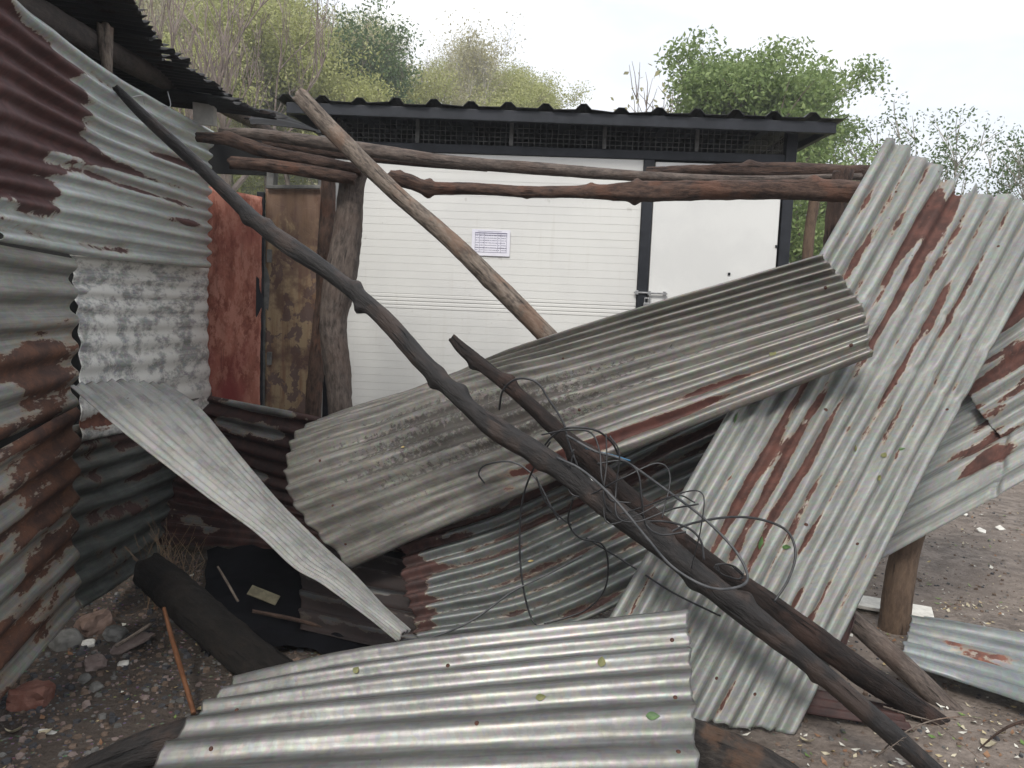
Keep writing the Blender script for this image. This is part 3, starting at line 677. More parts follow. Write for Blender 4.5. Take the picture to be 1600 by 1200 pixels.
sheet('corrugated_sheet', [[P(330, 618, 4.35), P(515, 655, 4.15), P(760, 720, 3.95)],
                           [P(268, 735, 4.55), P(500, 800, 4.35), P(760, 860, 4.1)],
                           [PZ(225, 850, .05), PZ(470, 870, .05), P(760, 1000, 4.1)]], 13.0, M_rustback,
      label='dark rusted sheet with a pale top edge standing in the gap beside the shed wall', amp=.015, base=.85,
      blobs=[(.2, .02, .10, .02, -2.2), (.32, .0, .04, .03, -.8), (.14, .12, .07, .03, -1.4), (.28, .13, .06, .03, -1.2), (.27, .38, .05, .03, -.9), (.26, .55, .04, .03, -.8), (.9, .8, .1, .1, -.6)], seed=52.9, nu=160)
sheet('corrugated_sheet', [[P(106, 602, 2.78), P(175, 662, 2.76), P(265, 734, 2.73), P(340, 790, 2.7), P(407, 839, 2.67), P(460, 887, 2.64), P(505, 914, 2.62), P(565, 959, 2.59), P(621, 1005, 2.56)],
                           [P(181, 595, 3.05), P(242, 643, 3.00), P(321, 718, 2.94), P(381, 772, 2.89), P(441, 825, 2.84), P(490, 871, 2.79), P(530, 902, 2.75), P(580, 947, 2.71), P(630, 990, 2.66)],
                           [P(257, 600, 3.42), P(310, 636, 3.34), P(377, 715, 3.25), P(422, 767, 3.18), P(475, 824, 3.11), P(520, 868, 3.04), P(556, 903, 2.98), P(596, 948, 2.92), P(640, 988, 2.86)]], 9.5, M_blade,
      label='narrow twisted grey sheet slanting down from the shed wall to a sharp tip', amp=.009, base=-.7, blobs=[(.55, .25, .03, .05, .5), (.05, .04, .2, .04, .7)],
      grime=-.05, seed=53.3, nu=180, wob=.004, rag=.004, crush=.4)
sheet('corrugated_sheet', [[P(880, 1090, 2.62), P(1050, 796, 2.95), P(1210, 518, 3.25), P(1386, 214, 3.55)],
                           [P(1065, 1120, 2.58), P(1225, 815, 2.90), P(1375, 545, 3.2), P(1520, 285, 3.55)],
                           [P(1240, 1148, 2.60), P(1405, 812, 2.92), P(1520, 595, 3.2), P(1662, 335, 3.55)]], 10.4, M_right,
      label='big pale sheet leaning steeply at the right with long red-brown rust streaks', amp=.0155, base=-.33, valley=1.05,
      blobs=[(.44, .30, .14, .09, 1.1), (.34, .42, .12, .05, .9), (.42, .50, .08, .05, .9), (.30, .62, .06, .05, .9), (.80, .45, .18, .10, .85), (.92, .42, .08, .14, 1.0), (.70, .10, .15, .05, .7), (.80, .22, .2, .04, .8), (.75, .7, .14, .05, .8), (.10, .22, .10, .03, 1.2), (.16, .80, .015, .03, 1.6), (.20, .72, .02, .02, 1.5), (.02, .10, .03, .1, .9), (.55, .8, .2, .04, .5), (.62, .62, .2, .04, .55)],
      grime=-.15, gblobs=[(.25, .1, .2, .12, .25)], seed=54.2, nu=240, wob=.008, rag=.008, bites=[(1.0, .36, .022, .04), (1.0, .46, .035, .05), (1.0, .58, .02, .05), (1.0, .8, .02, .04)], waves=[(.63, -.003, .012), (.74, -.003, .010)])
sheet('corrugated_sheet', [[P(1440, 600, 3.95), P(1560, 535, 3.92), P(1760, 430, 3.9)],
                           [P(1400, 750, 3.72), P(1570, 655, 3.66), P(1730, 570, 3.6)],
                           [P(1368, 876, 3.45), P(1560, 772, 3.36), P(1700, 690, 3.3)]], 6.6, M_right,
      label='pale sheet with bent ribs and orange-red patches resting on the round post', amp=.015, base=-.1, seed=55.5,
      blobs=[(.45, .72, .16, .05, 1.3), (.40, .58, .16, .05, 1.2), (.42, .45, .15, .04, .9), (.62, .3, .1, .1, .6), (.85, .45, .1, .1, .8)], grime=-.2, nu=120, waves=[(.50, -.010, .018)], cols_per=14)
sheet('corrugated_sheet', [[P(1500, 520, 3.86), P(1620, 425, 3.84), P(1760, 330, 3.8)],
                           [P(1512, 612, 3.74), P(1620, 545, 3.7), P(1760, 460, 3.65)],
                           [P(1568, 690, 3.60), P(1650, 640, 3.56), P(1760, 575, 3.5)]], 5.6, M_right,
      label='brown-streaked sheet piece at the right edge, overlapping the bent-ribbed one', amp=.013, base=.42, seed=56.1,
      blobs=[(.3, .1, .4, .08, .8), (.3, .5, .5, .05, .5), (.4, .8, .4, .05, -.6), (.3, .3, .4, .04, -.5)], grime=-.1, nu=100, cols_per=14, rag=.006)
sheet('corrugated_sheet', [[on_ground(1422, 1004, .13), on_ground(1520, 1022, .13), on_ground(1680, 1055, .13)],
                           [on_ground(1402, 1072, .11), on_ground(1500, 1098, .10), on_ground(1680, 1160, .10)]], 4.6, mat_sheet('galvanised_flat_grey', (.20, .215, .21), (.11, .12, .12), metal=.4, rough=.4, seed=44.0),
      label='small grey sheet lying flat on the ground at the right edge', amp=.022, base=-.2, seed=57.1, blobs=[(.5, .55, .3, .15, .9)], nu=100, bites=[(.0, .0, .25, .05)], rag=.012)
sheet('corrugated_sheet', [[P(374, 1057, 2.32), P(560, 1014, 2.32), P(780, 985, 2.31), P(1074, 953, 2.30)],
                           [P(290, 1130, 2.08), P(540, 1105, 2.08), P(800, 1082, 2.06), P(1082, 1062, 2.04)],
                           [P(150, 1300, 1.74), P(480, 1290, 1.74), P(800, 1285, 1.73), P(1096, 1290, 1.72)]], 6.6, M_front,
      label='clean silver-grey sheet lying flat in the foreground', amp=.0130, base=-.65, seed=58.8,
      blobs=[(.52, .30, .12, .03, .75), (.3, .28, .2, .02, .6), (.75, .5, .12, .02, .5)], gblobs=[(.1, .3, .1, .2, .1)], grime=-.35, nu=220, wob=.002, rag=.005, crush=.1, cols_per=18)
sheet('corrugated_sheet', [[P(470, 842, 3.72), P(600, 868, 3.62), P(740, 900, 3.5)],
                           [PZ(470, 985, .04), PZ(590, 1010, .04), P(720, 1030, 3.1)]], 5.0, mat_sheet('shade_black_sheet', (.05, .05, .05), (.012, .012, .012), ra=(.010, .005, .004), rb=(.018, .008, .006), metal=.3, rough=.45, seed=48.0),
      label='ribbed filler sheet coloured black for the deep shadow left of the dark wet sheet', amp=.016, base=.75, valley=.6, seed=52.2, nu=90)  # filler sheet, its near-black colour carries the deep shade here
# small rusted corrugated scraps under the big leaning sheet
sheet('corrugated_scrap', [[P(1290, 1005, 2.95), P(1332, 930, 3.05)], [P(1318, 1012, 2.85), P(1334, 962, 2.95)]], 3, M_rustback, label='small rusty scrap of ribbed sheet behind the big leaning sheet', amp=.01, base=.8, nu=30, seed=60)
sheet('corrugated_scrap', [[on_ground(1250, 1092, .05), on_ground(1400, 1120, .04)], [on_ground(1252, 1125, .03), on_ground(1430, 1150, .02)]], 3, M_rustback, label='maroon rusty sheet scrap lying on the ground below the crossing poles', amp=.01, base=.9, nu=50, seed=61)

# ================================================================== FALLEN POLES
log('burnt_pole', 'longest charred pole running from the top of the shed wall to the lower right corner',
    [(182, 138, 3.42, 11), (230, 186, 3.36, 17), (330, 278, 3.24, 20), (400, 345, 3.15, 24), (452, 384, 3.08, 29), (520, 430, 3.02, 24), (600, 498, 2.92, 27), (660, 565, 2.86, 27), (735, 638, 2.80, 28), (778, 672, 2.77, 38), (860, 722, 2.70, 34), (950, 792, 2.62, 36), (1040, 856, 2.56, 39), (1120, 922, 2.51, 41), (1180, 968, 2.48, 43), (1260, 1032, 2.44, 34), (1360, 1118, 2.40, 32), (1470, 1215, 2.36, 31)],
    M_char, seed=70.3, rough=.06, knots=[(.22, 1.2, .014, .03), (.24, 4.5, .012, .025), (.375, 1.4, .028, .022), (.36, 4.6, .018, .022), (.475, 3.2, .02, .03), (.478, 1.6, .018, .022), (.50, 4.2, .02, .03), (.60, 1.2, .012, .03), (.66, 4.4, .014, .02), (.72, 4.4, .02, .03), (.76, 1.5, .014, .03), (.80, 4.5, .02, .03), (.88, 1.4, .010, .02)], step=.01, sides=32)
log('burnt_pole', 'second charred pole with cracked reddish bark and a broken upper tip beside the longest one',
    [(706, 528, 3.02, 13), (730, 552, 3.0, 20), (790, 600, 2.95, 22), (850, 652, 2.90, 25), (900, 700, 2.84, 30), (960, 760, 2.79, 35), (1030, 822, 2.74, 37), (1100, 876, 2.70, 35), (1180, 930, 2.68, 35), (1260, 988, 2.67, 40), (1350, 1052, 2.68, 41), (1420, 1098, 2.70, 37), (1480, 1135, 2.72, 26)],
    M_bark if False else mat_wood('burnt_bark', (.006, .0045, .004), (.024, .015, .012), (.060, .032, .023), .5, rough=.7, bump=1.2), seed=71.9, rough=.10, knots=[(.06, 1.4, .014, .02), (.12, 4.6, .02, .03), (.28, 1.3, .02, .03), (.30, 4.4, .02, .05)], step=.01, sides=32)
log('wooden_pole', 'round grey-brown pole lying behind the charred ones at the lower right', [(1290, 930, 3.12, 28), (1350, 985, 3.0, 33), (1420, 1048, 2.9, 34), (1480, 1105, 2.82, 33), (1540, 1160, 2.74, 26)], M_post, seed=72.2, rough=.04)
log('round_post', 'short round brown post standing on the bare soil at the right', [(1432, 800, 3.6, 44), (1415, 860, 3.6, 44), (1403, 930, 3.6, 46), (1394, 1000, 3.6, 48)], M_tan, 'wooden post', seed=73.5, rough=.035, knots=[(.42, 3.4, .015, .03)])
log('fallen_log', 'thick rotten log on the ground coloured dark for shadow under the sheets', [(236, 890, 3.35, 56), (300, 950, 3.15, 64), (370, 1010, 2.95, 67), (450, 1075, 2.8, 67)], mat_wood('shade_dark_rotten_wood', (.004, .0035, .003), (.014, .011, .009), (.03, .022, .016), .3, rough=.85, bump=1.0), 'log', seed=74.1, rough=.1)  # wood colour darkened to carry the shade under the sheets
log('burnt_log', 'blackened log with peeling orange bark at the bottom beside the foreground sheet', [(1010, 1142, 2.22, 88), (1090, 1172, 2.2, 86), (1170, 1202, 2.15, 80), (1260, 1247, 2.1, 72)], mat_wood('peeling_log', (.012, .010, .009), (.05, .042, .036), (.15, .08, .045), .5, rough=.7, bump=1.0), 'log', seed=75.1, rough=.12)
log('burnt_log', 'dark grey charred log at the bottom left below the foreground sheet', [(120, 1215, 2.2, 50), (220, 1175, 2.2, 56), (330, 1140, 2.25, 60)], M_char, 'log', seed=75.9, rough=.08)
log('stick', 'straight orange-brown stick lying on the gravel at the lower left', [(256, 950, 2.92, 6), (272, 1010, 2.78, 8), (290, 1070, 2.62, 8), (303, 1115, 2.52, 8)], M_stick, 'stick', seed=76, rough=.04, step=.01, sides=10)
log('stick', 'short curved red-brown stick crossing under the straight orange one', [(232, 1130, 2.62, 7), (275, 1122, 2.62, 9), (310, 1104, 2.66, 10), (335, 1088, 2.70, 9)], M_stick, 'stick', seed=77, rough=.06, step=.01, sides=10)
log('stick', 'thin pale stick leaning on the stones by the shed wall', [(180, 1010, 2.85, 6), (210, 992, 2.9, 6), (235, 975, 2.98, 5)], M_greywood, 'stick', seed=78, rough=.04, step=.01, sides=8)
log('stick', 'long thin brown branch lying in the dark gap behind the rotten log', [(395, 955, 3.3, 6), (460, 968, 3.25, 7), (520, 985, 3.2, 6), (580, 1004, 3.15, 4)], M_bark, 'stick', seed=79, rough=.06, step=.01, sides=8)
log('stick', 'dry twig pointing up out of the dark rubbish', [(340, 885, 3.3, 3), (355, 910, 3.3, 4), (372, 940, 3.3, 4)], M_greywood, 'stick', seed=79.5, rough=.02, step=.01, sides=6)

# ================================================================== CABLES
def cable(label, pp, r, mat=M_cable, name='cable', group=None):
    o = tube(name, [P(a, b, c) for a, b, c in pp], [r]*len(pp), mat, sides=8, step=.008, rough=0, cap=False)
    return tag(o, label, 'cable', group)
cable('thick black cable looping from the second pole over the leaning sheet', [(780, 640, 2.9), (786, 610, 2.86), (808, 592, 2.82), (838, 597, 2.8), (858, 625, 2.78), (880, 660, 2.76), (888, 690, 2.74), (903, 730, 2.72)], .0042)
cable('black cable arching over the crossing poles and hanging in front of the big leaning sheet', [(885, 680, 2.72), (930, 705, 2.66), (975, 720, 2.62), (1040, 765, 2.6), (1100, 810, 2.56), (1150, 862, 2.48), (1168, 905, 2.42), (1140, 920, 2.38), (1100, 915, 2.38), (1050, 885, 2.42), (1010, 840, 2.45), (960, 780, 2.5), (910, 735, 2.6), (870, 715, 2.66)], .0048, M_greycable)
cable('grey cable curving up in a hoop over the big leaning sheet', [(1040, 835, 2.6), (1080, 818, 2.62), (1140, 808, 2.66), (1190, 812, 2.68), (1230, 830, 2.66), (1243, 865, 2.62), (1232, 905, 2.58), (1210, 940, 2.55)], .0045)
cable('black cable loop hanging low over the dark wet sheet', [(860, 690, 2.78), (830, 740, 2.9), (815, 790, 2.95), (812, 860, 2.95), (818, 920, 2.92), (830, 965, 2.9), (845, 985, 2.85)], .0038)
cable('thin cable trailing from the dark wet sheet to the twisted sheet tip', [(628, 1000, 2.72), (680, 994, 2.8), (740, 968, 2.86), (800, 925, 2.9), (860, 895, 2.92), (910, 868, 2.9)], .0042, M_greycable)
cable('curled cable end hanging over the long grimy sheet', [(757, 755, 3.15), (748, 740, 3.13), (760, 726, 3.1), (800, 722, 3.05), (835, 745, 3.0), (860, 790, 2.95), (872, 812, 2.95)], .0036, M_greycable)
cable('short black cable drop with split ends on the dark wet sheet', [(838, 745, 2.95), (850, 780, 2.94), (862, 795, 2.93), (880, 812, 2.92), (893, 820, 2.92)], .0034)
cable('black cable sagging in a deep bow under the longest pole', [(895, 780, 2.7), (888, 815, 2.85), (905, 840, 2.88), (940, 850, 2.86), (950, 880, 2.88), (945, 920, 2.9), (920, 950, 2.92), (885, 965, 2.92), (850, 975, 2.92)], .0036)
cable('thin black cable running under the crossing poles to the right', [(915, 840, 2.9), (980, 880, 2.88), (1050, 925, 2.74), (1110, 955, 2.66), (1125, 962, 2.6)], .0036)
cable('black cable bent round the second pole above its cracked bark', [(848, 700, 2.78), (865, 680, 2.75), (890, 668, 2.72), (930, 672, 2.72), (955, 690, 2.76), (966, 710, 2.82)], .004)
cable('black cable hook below the grey cable by the big leaning sheet', [(1000, 815, 2.62), (1040, 815, 2.6), (1075, 825, 2.6), (1095, 845, 2.58), (1100, 875, 2.56)], .004)
cable('thin blue wire twisted round the second pole', [(915, 700, 2.71), (935, 706, 2.69), (960, 712, 2.68), (985, 720, 2.67)], .0026, M_bluewire, 'wire')
cable('pale bare wire strands between the two charred poles', [(920, 745, 2.68), (935, 760, 2.66), (950, 770, 2.64), (968, 786, 2.62)], .0022, M_steel, 'wire')
for k in range(4):
    rr_ = random.Random(k); a0 = rr_.uniform(0, 6)
    pp = [(1140+24*math.cos(a0+i*.8)*rr_.uniform(.7, 1.1), 893+10*math.sin(a0+i*.8)*rr_.uniform(.7, 1.1)+.3*24*math.cos(a0+i*.8), 2.56-.004*k) for i in range(9)]
    if k == 0: coil = tag(empty('wire_coil', P(1140, 893, 2.55)), 'small tangle of thin black wire resting on the charred poles', 'wire')
    o = tube('wire_loop', [P(*q) for q in pp], [.0022]*9, M_cable, sides=6, step=.008, rough=0, cap=False); o.parent = coil; o.matrix_parent_inverse = Matrix.Translation(-coil.location)

for k in range(6):
    r_ = random.Random(40+k); t0 = r_.uniform(0, .55); pp = []
    for i in range(7):
        t = t0+.42*i/6; cx, cy = 850+330*t, 660+255*t
        side = math.sin(i*1.05+k*1.9)*(28+14*(k%3))
        pp.append((cx+side*.7, cy-side*.9, 2.76-.34*t-.05+.02*math.sin(i*2+k)))
    cable('thin black cable tangled round the crossing charred poles', pp, r_.uniform(.0022, .0036), group='cables tangled round the charred poles')
# thorny twigs at the lower right
def twig(label, pp, r0, seed, mat=M_greywood):
    t = empty('twig', P(*pp[0][:3])); tag(t, label, 'twig')
    pts = [P(*q) for q in pp]; o = tube('stem', pts, np.linspace(r0, r0*.4, len(pts)), mat, sides=6, step=.01, rough=.1, seed=seed)
    o.parent = t; o.matrix_parent_inverse = Matrix.Translation(-t.location)
    m = MB(); rr_ = random.Random(seed)
    for i in range(len(pts)-1):
        for k in range(5):
            p = pts[i].lerp(pts[i+1], k/5); d = Vector((rr_.uniform(-1, 1), rr_.uniform(-1, 0), rr_.uniform(-1, 1))).normalized()*rr_.uniform(.008, .022)
            m.bar(p, p+d, .0012)
    o = m.build('thorns', mat, t); o['kind'] = 'stuff'; o.matrix_parent_inverse = Matrix.Translation(-t.location)
twig('thorny twig arching across the feet of the charred poles', [(1370, 1182, 2.40), (1405, 1150, 2.42), (1450, 1128, 2.45), (1500, 1120, 2.5), (1540, 1125, 2.52), (1566, 1138, 2.55)], .003, 1)
twig('thorny twig running from the maroon scrap towards the yellow leaves', [(1380, 1104, 2.5), (1425, 1118, 2.48), (1462, 1130, 2.48), (1500, 1160, 2.45), (1530, 1185, 2.4)], .0028, 2)
twig('dark thorny branch entering at the right edge near the ground', [(1640, 1120, 2.5), (1590, 1130, 2.5), (1560, 1145, 2.5), (1530, 1170, 2.5)], .006, 3, M_bark)
twig('short thorny twig lying in front of the longest charred pole', [(1372, 1180, 2.28), (1395, 1165, 2.27), (1412, 1152, 2.28)], .0022, 4)

# ================================================================== STONES, BRICKS, SCRAPS, LEAVES
def rock_mesh(seed, sx, sy, sz, blocky=.5):
    import bmesh
    bm = bmesh.new(); bmesh.ops.create_icosphere(bm, subdivisions=3, radius=1)
    for v in bm.verts:
        c = v.co.copy(); mxx = max(abs(c.x), abs(c.y), abs(c.z)); c = c.lerp(c/mxx*.9, blocky)
        c *= 1+.22*noise.noise(c*1.3+Vector((seed, 0, 0)))+.07*noise.noise(c*4+Vector((0, seed, 0)))
        v.co = Vector((c.x*sx, c.y*sy, c.z*sz))
    me = bpy.data.meshes.new('stone'); bm.to_mesh(me); bm.free(); return me
M_brick = mat_plain('broken_brick', (.14, .055, .038), (.20, .095, .07), 14, .9, 0, .8)
M_brickd = mat_plain('dusty_brick', (.13, .085, .065), (.19, .13, .105), 14, .9, 0, .8)
M_stone = mat_plain('grey_stone', (.10, .098, .09), (.19, .185, .17), 12, .85, 0, .7)
M_pink = mat_plain('pinkish_stone', (.17, .125, .11), (.24, .19, .17), 12, .85, 0, .6)
M_pale = mat_plain('pale_tile', (.55, .53, .48), (.68, .66, .60), 20, .7, 0, .3)
for i, (px, py, sx, sy, sz, mat, nm, lab, bl) in enumerate([
    (150, 985, .070, .055, .055, M_brickd, 'brick', 'dusty broken brick standing against the foot of the shed wall', .9),
    (50, 1098, .065, .06, .045, M_brick, 'brick', 'dark red half brick at the lower left edge of the picture', .9),
    (103, 1008, .060, .05, .045, M_stone, 'stone', 'round grey stone under the lowest corner of the shed wall', .3),
    (148, 1040, .048, .04, .022, M_pink, 'stone', 'flat pinkish-grey angular stone on the gravel', .6),
    (180, 995, .045, .04, .03, M_stone, 'stone', 'dark grey stone just right of the dusty broken brick', .6),
    (138, 1008, .028, .02, .015, M_pale, 'stone', 'small pale stone chip in front of the dusty broken brick', .6),
    (132, 1062, .024, .02, .014, M_stone, 'stone', 'small grey stone in front of the flat pinkish one', .5),
    (193, 1038, .022, .018, .010, M_pale, 'stone', 'small white pebble right of the flat pinkish stone', .4),
    (150, 1078, .022, .02, .018, M_stone, 'stone', 'dark blue-grey angular stone on the lower left gravel', .8),
    (75, 1146, .034, .012, .006, M_pale, 'stone', 'thin pale chip near the bottom left corner', .5),
    (200, 1008, .10, .06, .012, M_pink, 'stone', 'broad flat dusky slab beside the thin pale stick', .8),
]):
    p = on_ground(px, py); me = rock_mesh(i*3.7, sx, sy, sz, bl)
    o = link(nm, me, mat, smooth=bl < .5); o.location = p+Vector((0, 0, sz*.45)); o.rotation_euler = (random.uniform(-.2, .2), random.uniform(-.2, .2), random.uniform(0, 6)); tag(o, lab, nm)
for i, (px, py, s, lab) in enumerate([(1506, 806, .035, 'small white chip, farthest of the chips on the bare soil'), (1532, 831, .036, 'white wedge-shaped chip on the bare soil, left of its pair'), (1562, 828, .034, 'white square chip on the bare soil, right of its pair'), (1432, 858, .03, 'pale chip on the soil just right of the round post'), (1556, 775, .02, 'tiny pale chip near the edge of the bent-ribbed sheet')]):
    p = on_ground(px, py); k = 4+i % 2; a0 = random.uniform(0, 6)
    V = [(s*random.uniform(.8, 1.2)*math.cos(a0+j*6.283/k), s*random.uniform(.8, 1.2)*math.sin(a0+j*6.283/k), 0) for j in range(k)]
    V += [(x, y, .008) for x, y, z in V]; me = bpy.data.meshes.new('tile_chip')
    me.from_pydata(V, [], [tuple(range(k))[::-1], tuple(range(k, 2*k))]+[(j, (j+1) % k, k+(j+1) % k, k+j) for j in range(k)])
    o = link('tile_chip', me, M_pale); o.location = p+Vector((0, 0, .01)); o.rotation_euler = (.35, random.uniform(-.2, .2), 0); tag(o, lab, 'chip')
# white board lying under the round post
a = on_ground(1332, 930); b = on_ground(1345, 958); m = MB()
c = on_ground(1385, 953); m.quad_box(c+Vector((0, 0, .02)), .42, .17, .018, Matrix.Rotation(math.radians(-24), 3, 'Z')); tag(m.build('white_board', M_pale, None, .003), 'flat off-white board lying on the soil at the foot of the round post', 'board')
V = []; n_ = 26  # added black crumpled sheet that stands in for shade in the gap
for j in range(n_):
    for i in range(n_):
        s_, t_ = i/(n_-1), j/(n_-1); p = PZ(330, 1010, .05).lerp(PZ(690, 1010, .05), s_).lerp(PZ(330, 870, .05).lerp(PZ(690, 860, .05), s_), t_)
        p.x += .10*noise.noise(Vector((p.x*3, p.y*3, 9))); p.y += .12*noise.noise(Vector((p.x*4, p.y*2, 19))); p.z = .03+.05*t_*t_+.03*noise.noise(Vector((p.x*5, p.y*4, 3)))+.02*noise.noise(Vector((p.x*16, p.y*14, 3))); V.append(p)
idx = np.arange(n_*n_).reshape(n_, n_); o = link('shade_filler', mesh_np('shade_filler', V, np.stack([idx[:-1, :-1], idx[:-1, 1:], idx[1:, 1:], idx[1:, :-1]], -1).reshape(-1, 4)), mat_plain('filler_shade_black', (.002, .002, .003), (.004, .0042, .006), 6, .9, 0, .2, spec=.1), smooth=True)
tag(o, 'added black filler standing in for the shade under the twisted sheet', 'shade filler')
# torn cardboard in the dark gap
c = P(412, 930, 3.45); m = MB(); m.quad_box(c, .14, .055, .005, Matrix.Rotation(.35, 3, 'Y') @ Matrix.Rotation(.5, 3, 'X')); tag(m.build('cardboard_scrap', mat_plain('yellowed_card', (.14, .125, .08), (.08, .07, .045), 20, .9), None), 'torn yellowish cardboard scrap in the dark gap under the sheets', 'scrap')

# roofing nails left in the loose sheets: one small part per nail head
def nails(label, uvs):
    o = [q for q in SC.objects if q.get('label') == label][0]; me = o.data
    k = BVHS[label]
    for (px, py) in uvs:
        h = k.ray_cast(CP, ray(px, py).normalized())
        if h[0] is None: continue
        n_ = h[1] if h[1].dot(CP-h[0]) > 0 else -h[1]
        q = NAIL.copy() if False else bpy.data.objects.new('nail', NAILM); COL.objects.link(q)
        q.parent = o; q.location = h[0]+n_*.0015; q.rotation_euler = n_.to_track_quat('Z', 'Y').to_euler()
import bmesh
bm = bmesh.new(); bmesh.ops.create_cone(bm, cap_ends=True, segments=9, radius1=.009, radius2=.004, depth=.005); NAILM = bpy.data.meshes.new('nail'); bm.to_mesh(NAILM); bm.free()
NAILM.materials.append(mat_plain('rusty_nail', (.045, .018, .012), (.09, .035, .02), 40, .8))
nails('big pale sheet leaning steeply at the right with long red-brown rust streaks', [(1400, 300), (1500, 345), (1450, 322), (1560, 385), (1120, 1060), (1180, 1085), (1160, 780), (1260, 820), (1340, 850), (1290, 640), (1400, 600), (1480, 640)])
nails('long grimy grey sheet lying across the middle with one dark red rust streak', [(1290, 450), (1310, 500), (1330, 540), (500, 720), (520, 790), (540, 850), (905, 640), (880, 560)])
nails('clean silver-grey sheet lying flat in the foreground', [(1050, 1000), (1055, 1090), (1060, 1175), (370, 1110), (330, 1170), (700, 1040), (745, 1130)])
# leaf shapes
def leaf_mesh(name, l, wd, curl=.2):
    V = []; F = []
    n = 7
    for i in range(n):
        t = i/(n-1); h = wd*math.sin(math.pi*t**.8)*.5; z = curl*l*(t-.5)**2
        V += [(l*(t-.5), -h, z+h*.3), (l*(t-.5), 0, z), (l*(t-.5), h, z+h*.3)]
    for i in range(n-1):
        a = i*3; F += [(a, a+3, a+4, a+1), (a+1, a+4, a+5, a+2)]
    me = bpy.data.meshes.new(name); me.from_pydata(V, [], F); return me
M_leafg = mat_plain('green_leaf', (.04, .09, .025), (.075, .14, .04), 30, .5, 0, .2)
M_leafo = mat_plain('olive_leaf', (.11, .12, .04), (.17, .16, .06), 30, .6, 0, .2)
M_leafy = mat_plain('dry_yellow_leaf', (.42, .30, .12), (.50, .42, .22), 30, .7, 0, .3)
M_leafb = mat_plain('pale_dry_leaf', (.38, .33, .22), (.50, .45, .33), 30, .8, 0, .3)
def leaf_on(px, py, mat, l, label, rot=None, wd=.5):
    d = ray(px, py).normalized(); best = None
    for k, t in BVHS.items():
        h = t.ray_cast(CP, d)
        if h[0] is not None and (best is None or h[3] < best[3]): best = h
    if best: p, nrm = best[0], best[1]
    else: p, nrm = on_ground(px, py), Vector((0, 0, 1))
    if nrm.dot(d) > 0: nrm = -nrm
    o = link('leaf', leaf_mesh('leaf', l, l*wd), mat, smooth=True); o.location = p+nrm*.004
    o.rotation_euler = (nrm.to_track_quat('Z', 'Y') @ __import__('mathutils').Quaternion((0, 0, 1), rot if rot is not None else random.uniform(0, 6))).to_euler()
    tag(o, label, 'leaf')
leaf_on(940, 1034, M_leafo, .030, 'olive leaf on the foreground sheet, the upright one near its top edge', 1.5, .8)
leaf_on(845, 1089, M_leafo, .030, 'olive leaf near the middle of the foreground sheet', .2, .6)
leaf_on(1020, 1119, M_leafg, .038, 'dark green leaf near the right end of the foreground sheet', .1, .55)
leaf_on(557, 1047, M_leafo, .022, 'small dark leaf on the left part of the foreground sheet', 1, .9)
leaf_on(1187, 848, M_leafg, .055, 'dark green folded leaf on the big leaning sheet inside the cable hoop', 1.3, .45)
leaf_on(1230, 856, M_leafg, .038, 'bright green leaf on the big leaning sheet at the edge of the cable hoop', .3, .5)
leaf_on(1148, 652, M_leafg, .050, 'green leaf at the lower edge of the long grimy sheet', 1.2, .3)
leaf_on(1208, 553, M_leafo, .034, 'olive leaf stuck to the long grimy sheet above its rust streak', 1, .8)
leaf_on(1382, 712, M_leafo, .026, 'upper round olive leaf on the right part of the big leaning sheet', 1.4, .9)
leaf_on(1372, 746, M_leafo, .026, 'lower round olive leaf on the right part of the big leaning sheet', .6, .9)
leaf_on(1408, 702, M_leafg, .032, 'narrow green leaf near the right edge of the big leaning sheet', .2, .35)
leaf_on(1335, 700, M_leafo, .028, 'narrow olive leaf beside the rust in the middle of the big leaning sheet', 1.7, .5)
leaf_on(830, 878, M_leafy, .030, 'yellow leaf on the dark wet sheet', .5, .5)
leaf_on(632, 672, M_leafy, .024, 'upper pale yellow leaf on the left of the long grimy sheet', .2, .7)
leaf_on(630, 700, M_leafy, .026, 'lower pale yellow leaf on the left of the long grimy sheet', .2, .6)
for px, py, l, lab in ((1262, 1165, .06, 'curled pale dry leaf on the soil near the peeling log'), (1548, 1170, .07, 'large pale dry leaf at the foot of the round grey-brown pole'), (1560, 1150, .05, 'orange-brown dry leaf beside the large pale one'), (75, 1150, .05, 'pale dry leaf near the bottom left corner'), (20, 1150, .06, 'curled brown leaf at the bottom left edge')):
    p = on_ground(px, py); o = link('leaf', leaf_mesh('leaf', l, l*.6, 1.2), M_leafb, smooth=True); o.location = p+Vector((0, 0, .012)); o.rotation_euler = (random.uniform(-.5, .5), random.uniform(-.5, .5), random.uniform(0, 6)); tag(o, lab, 'leaf')

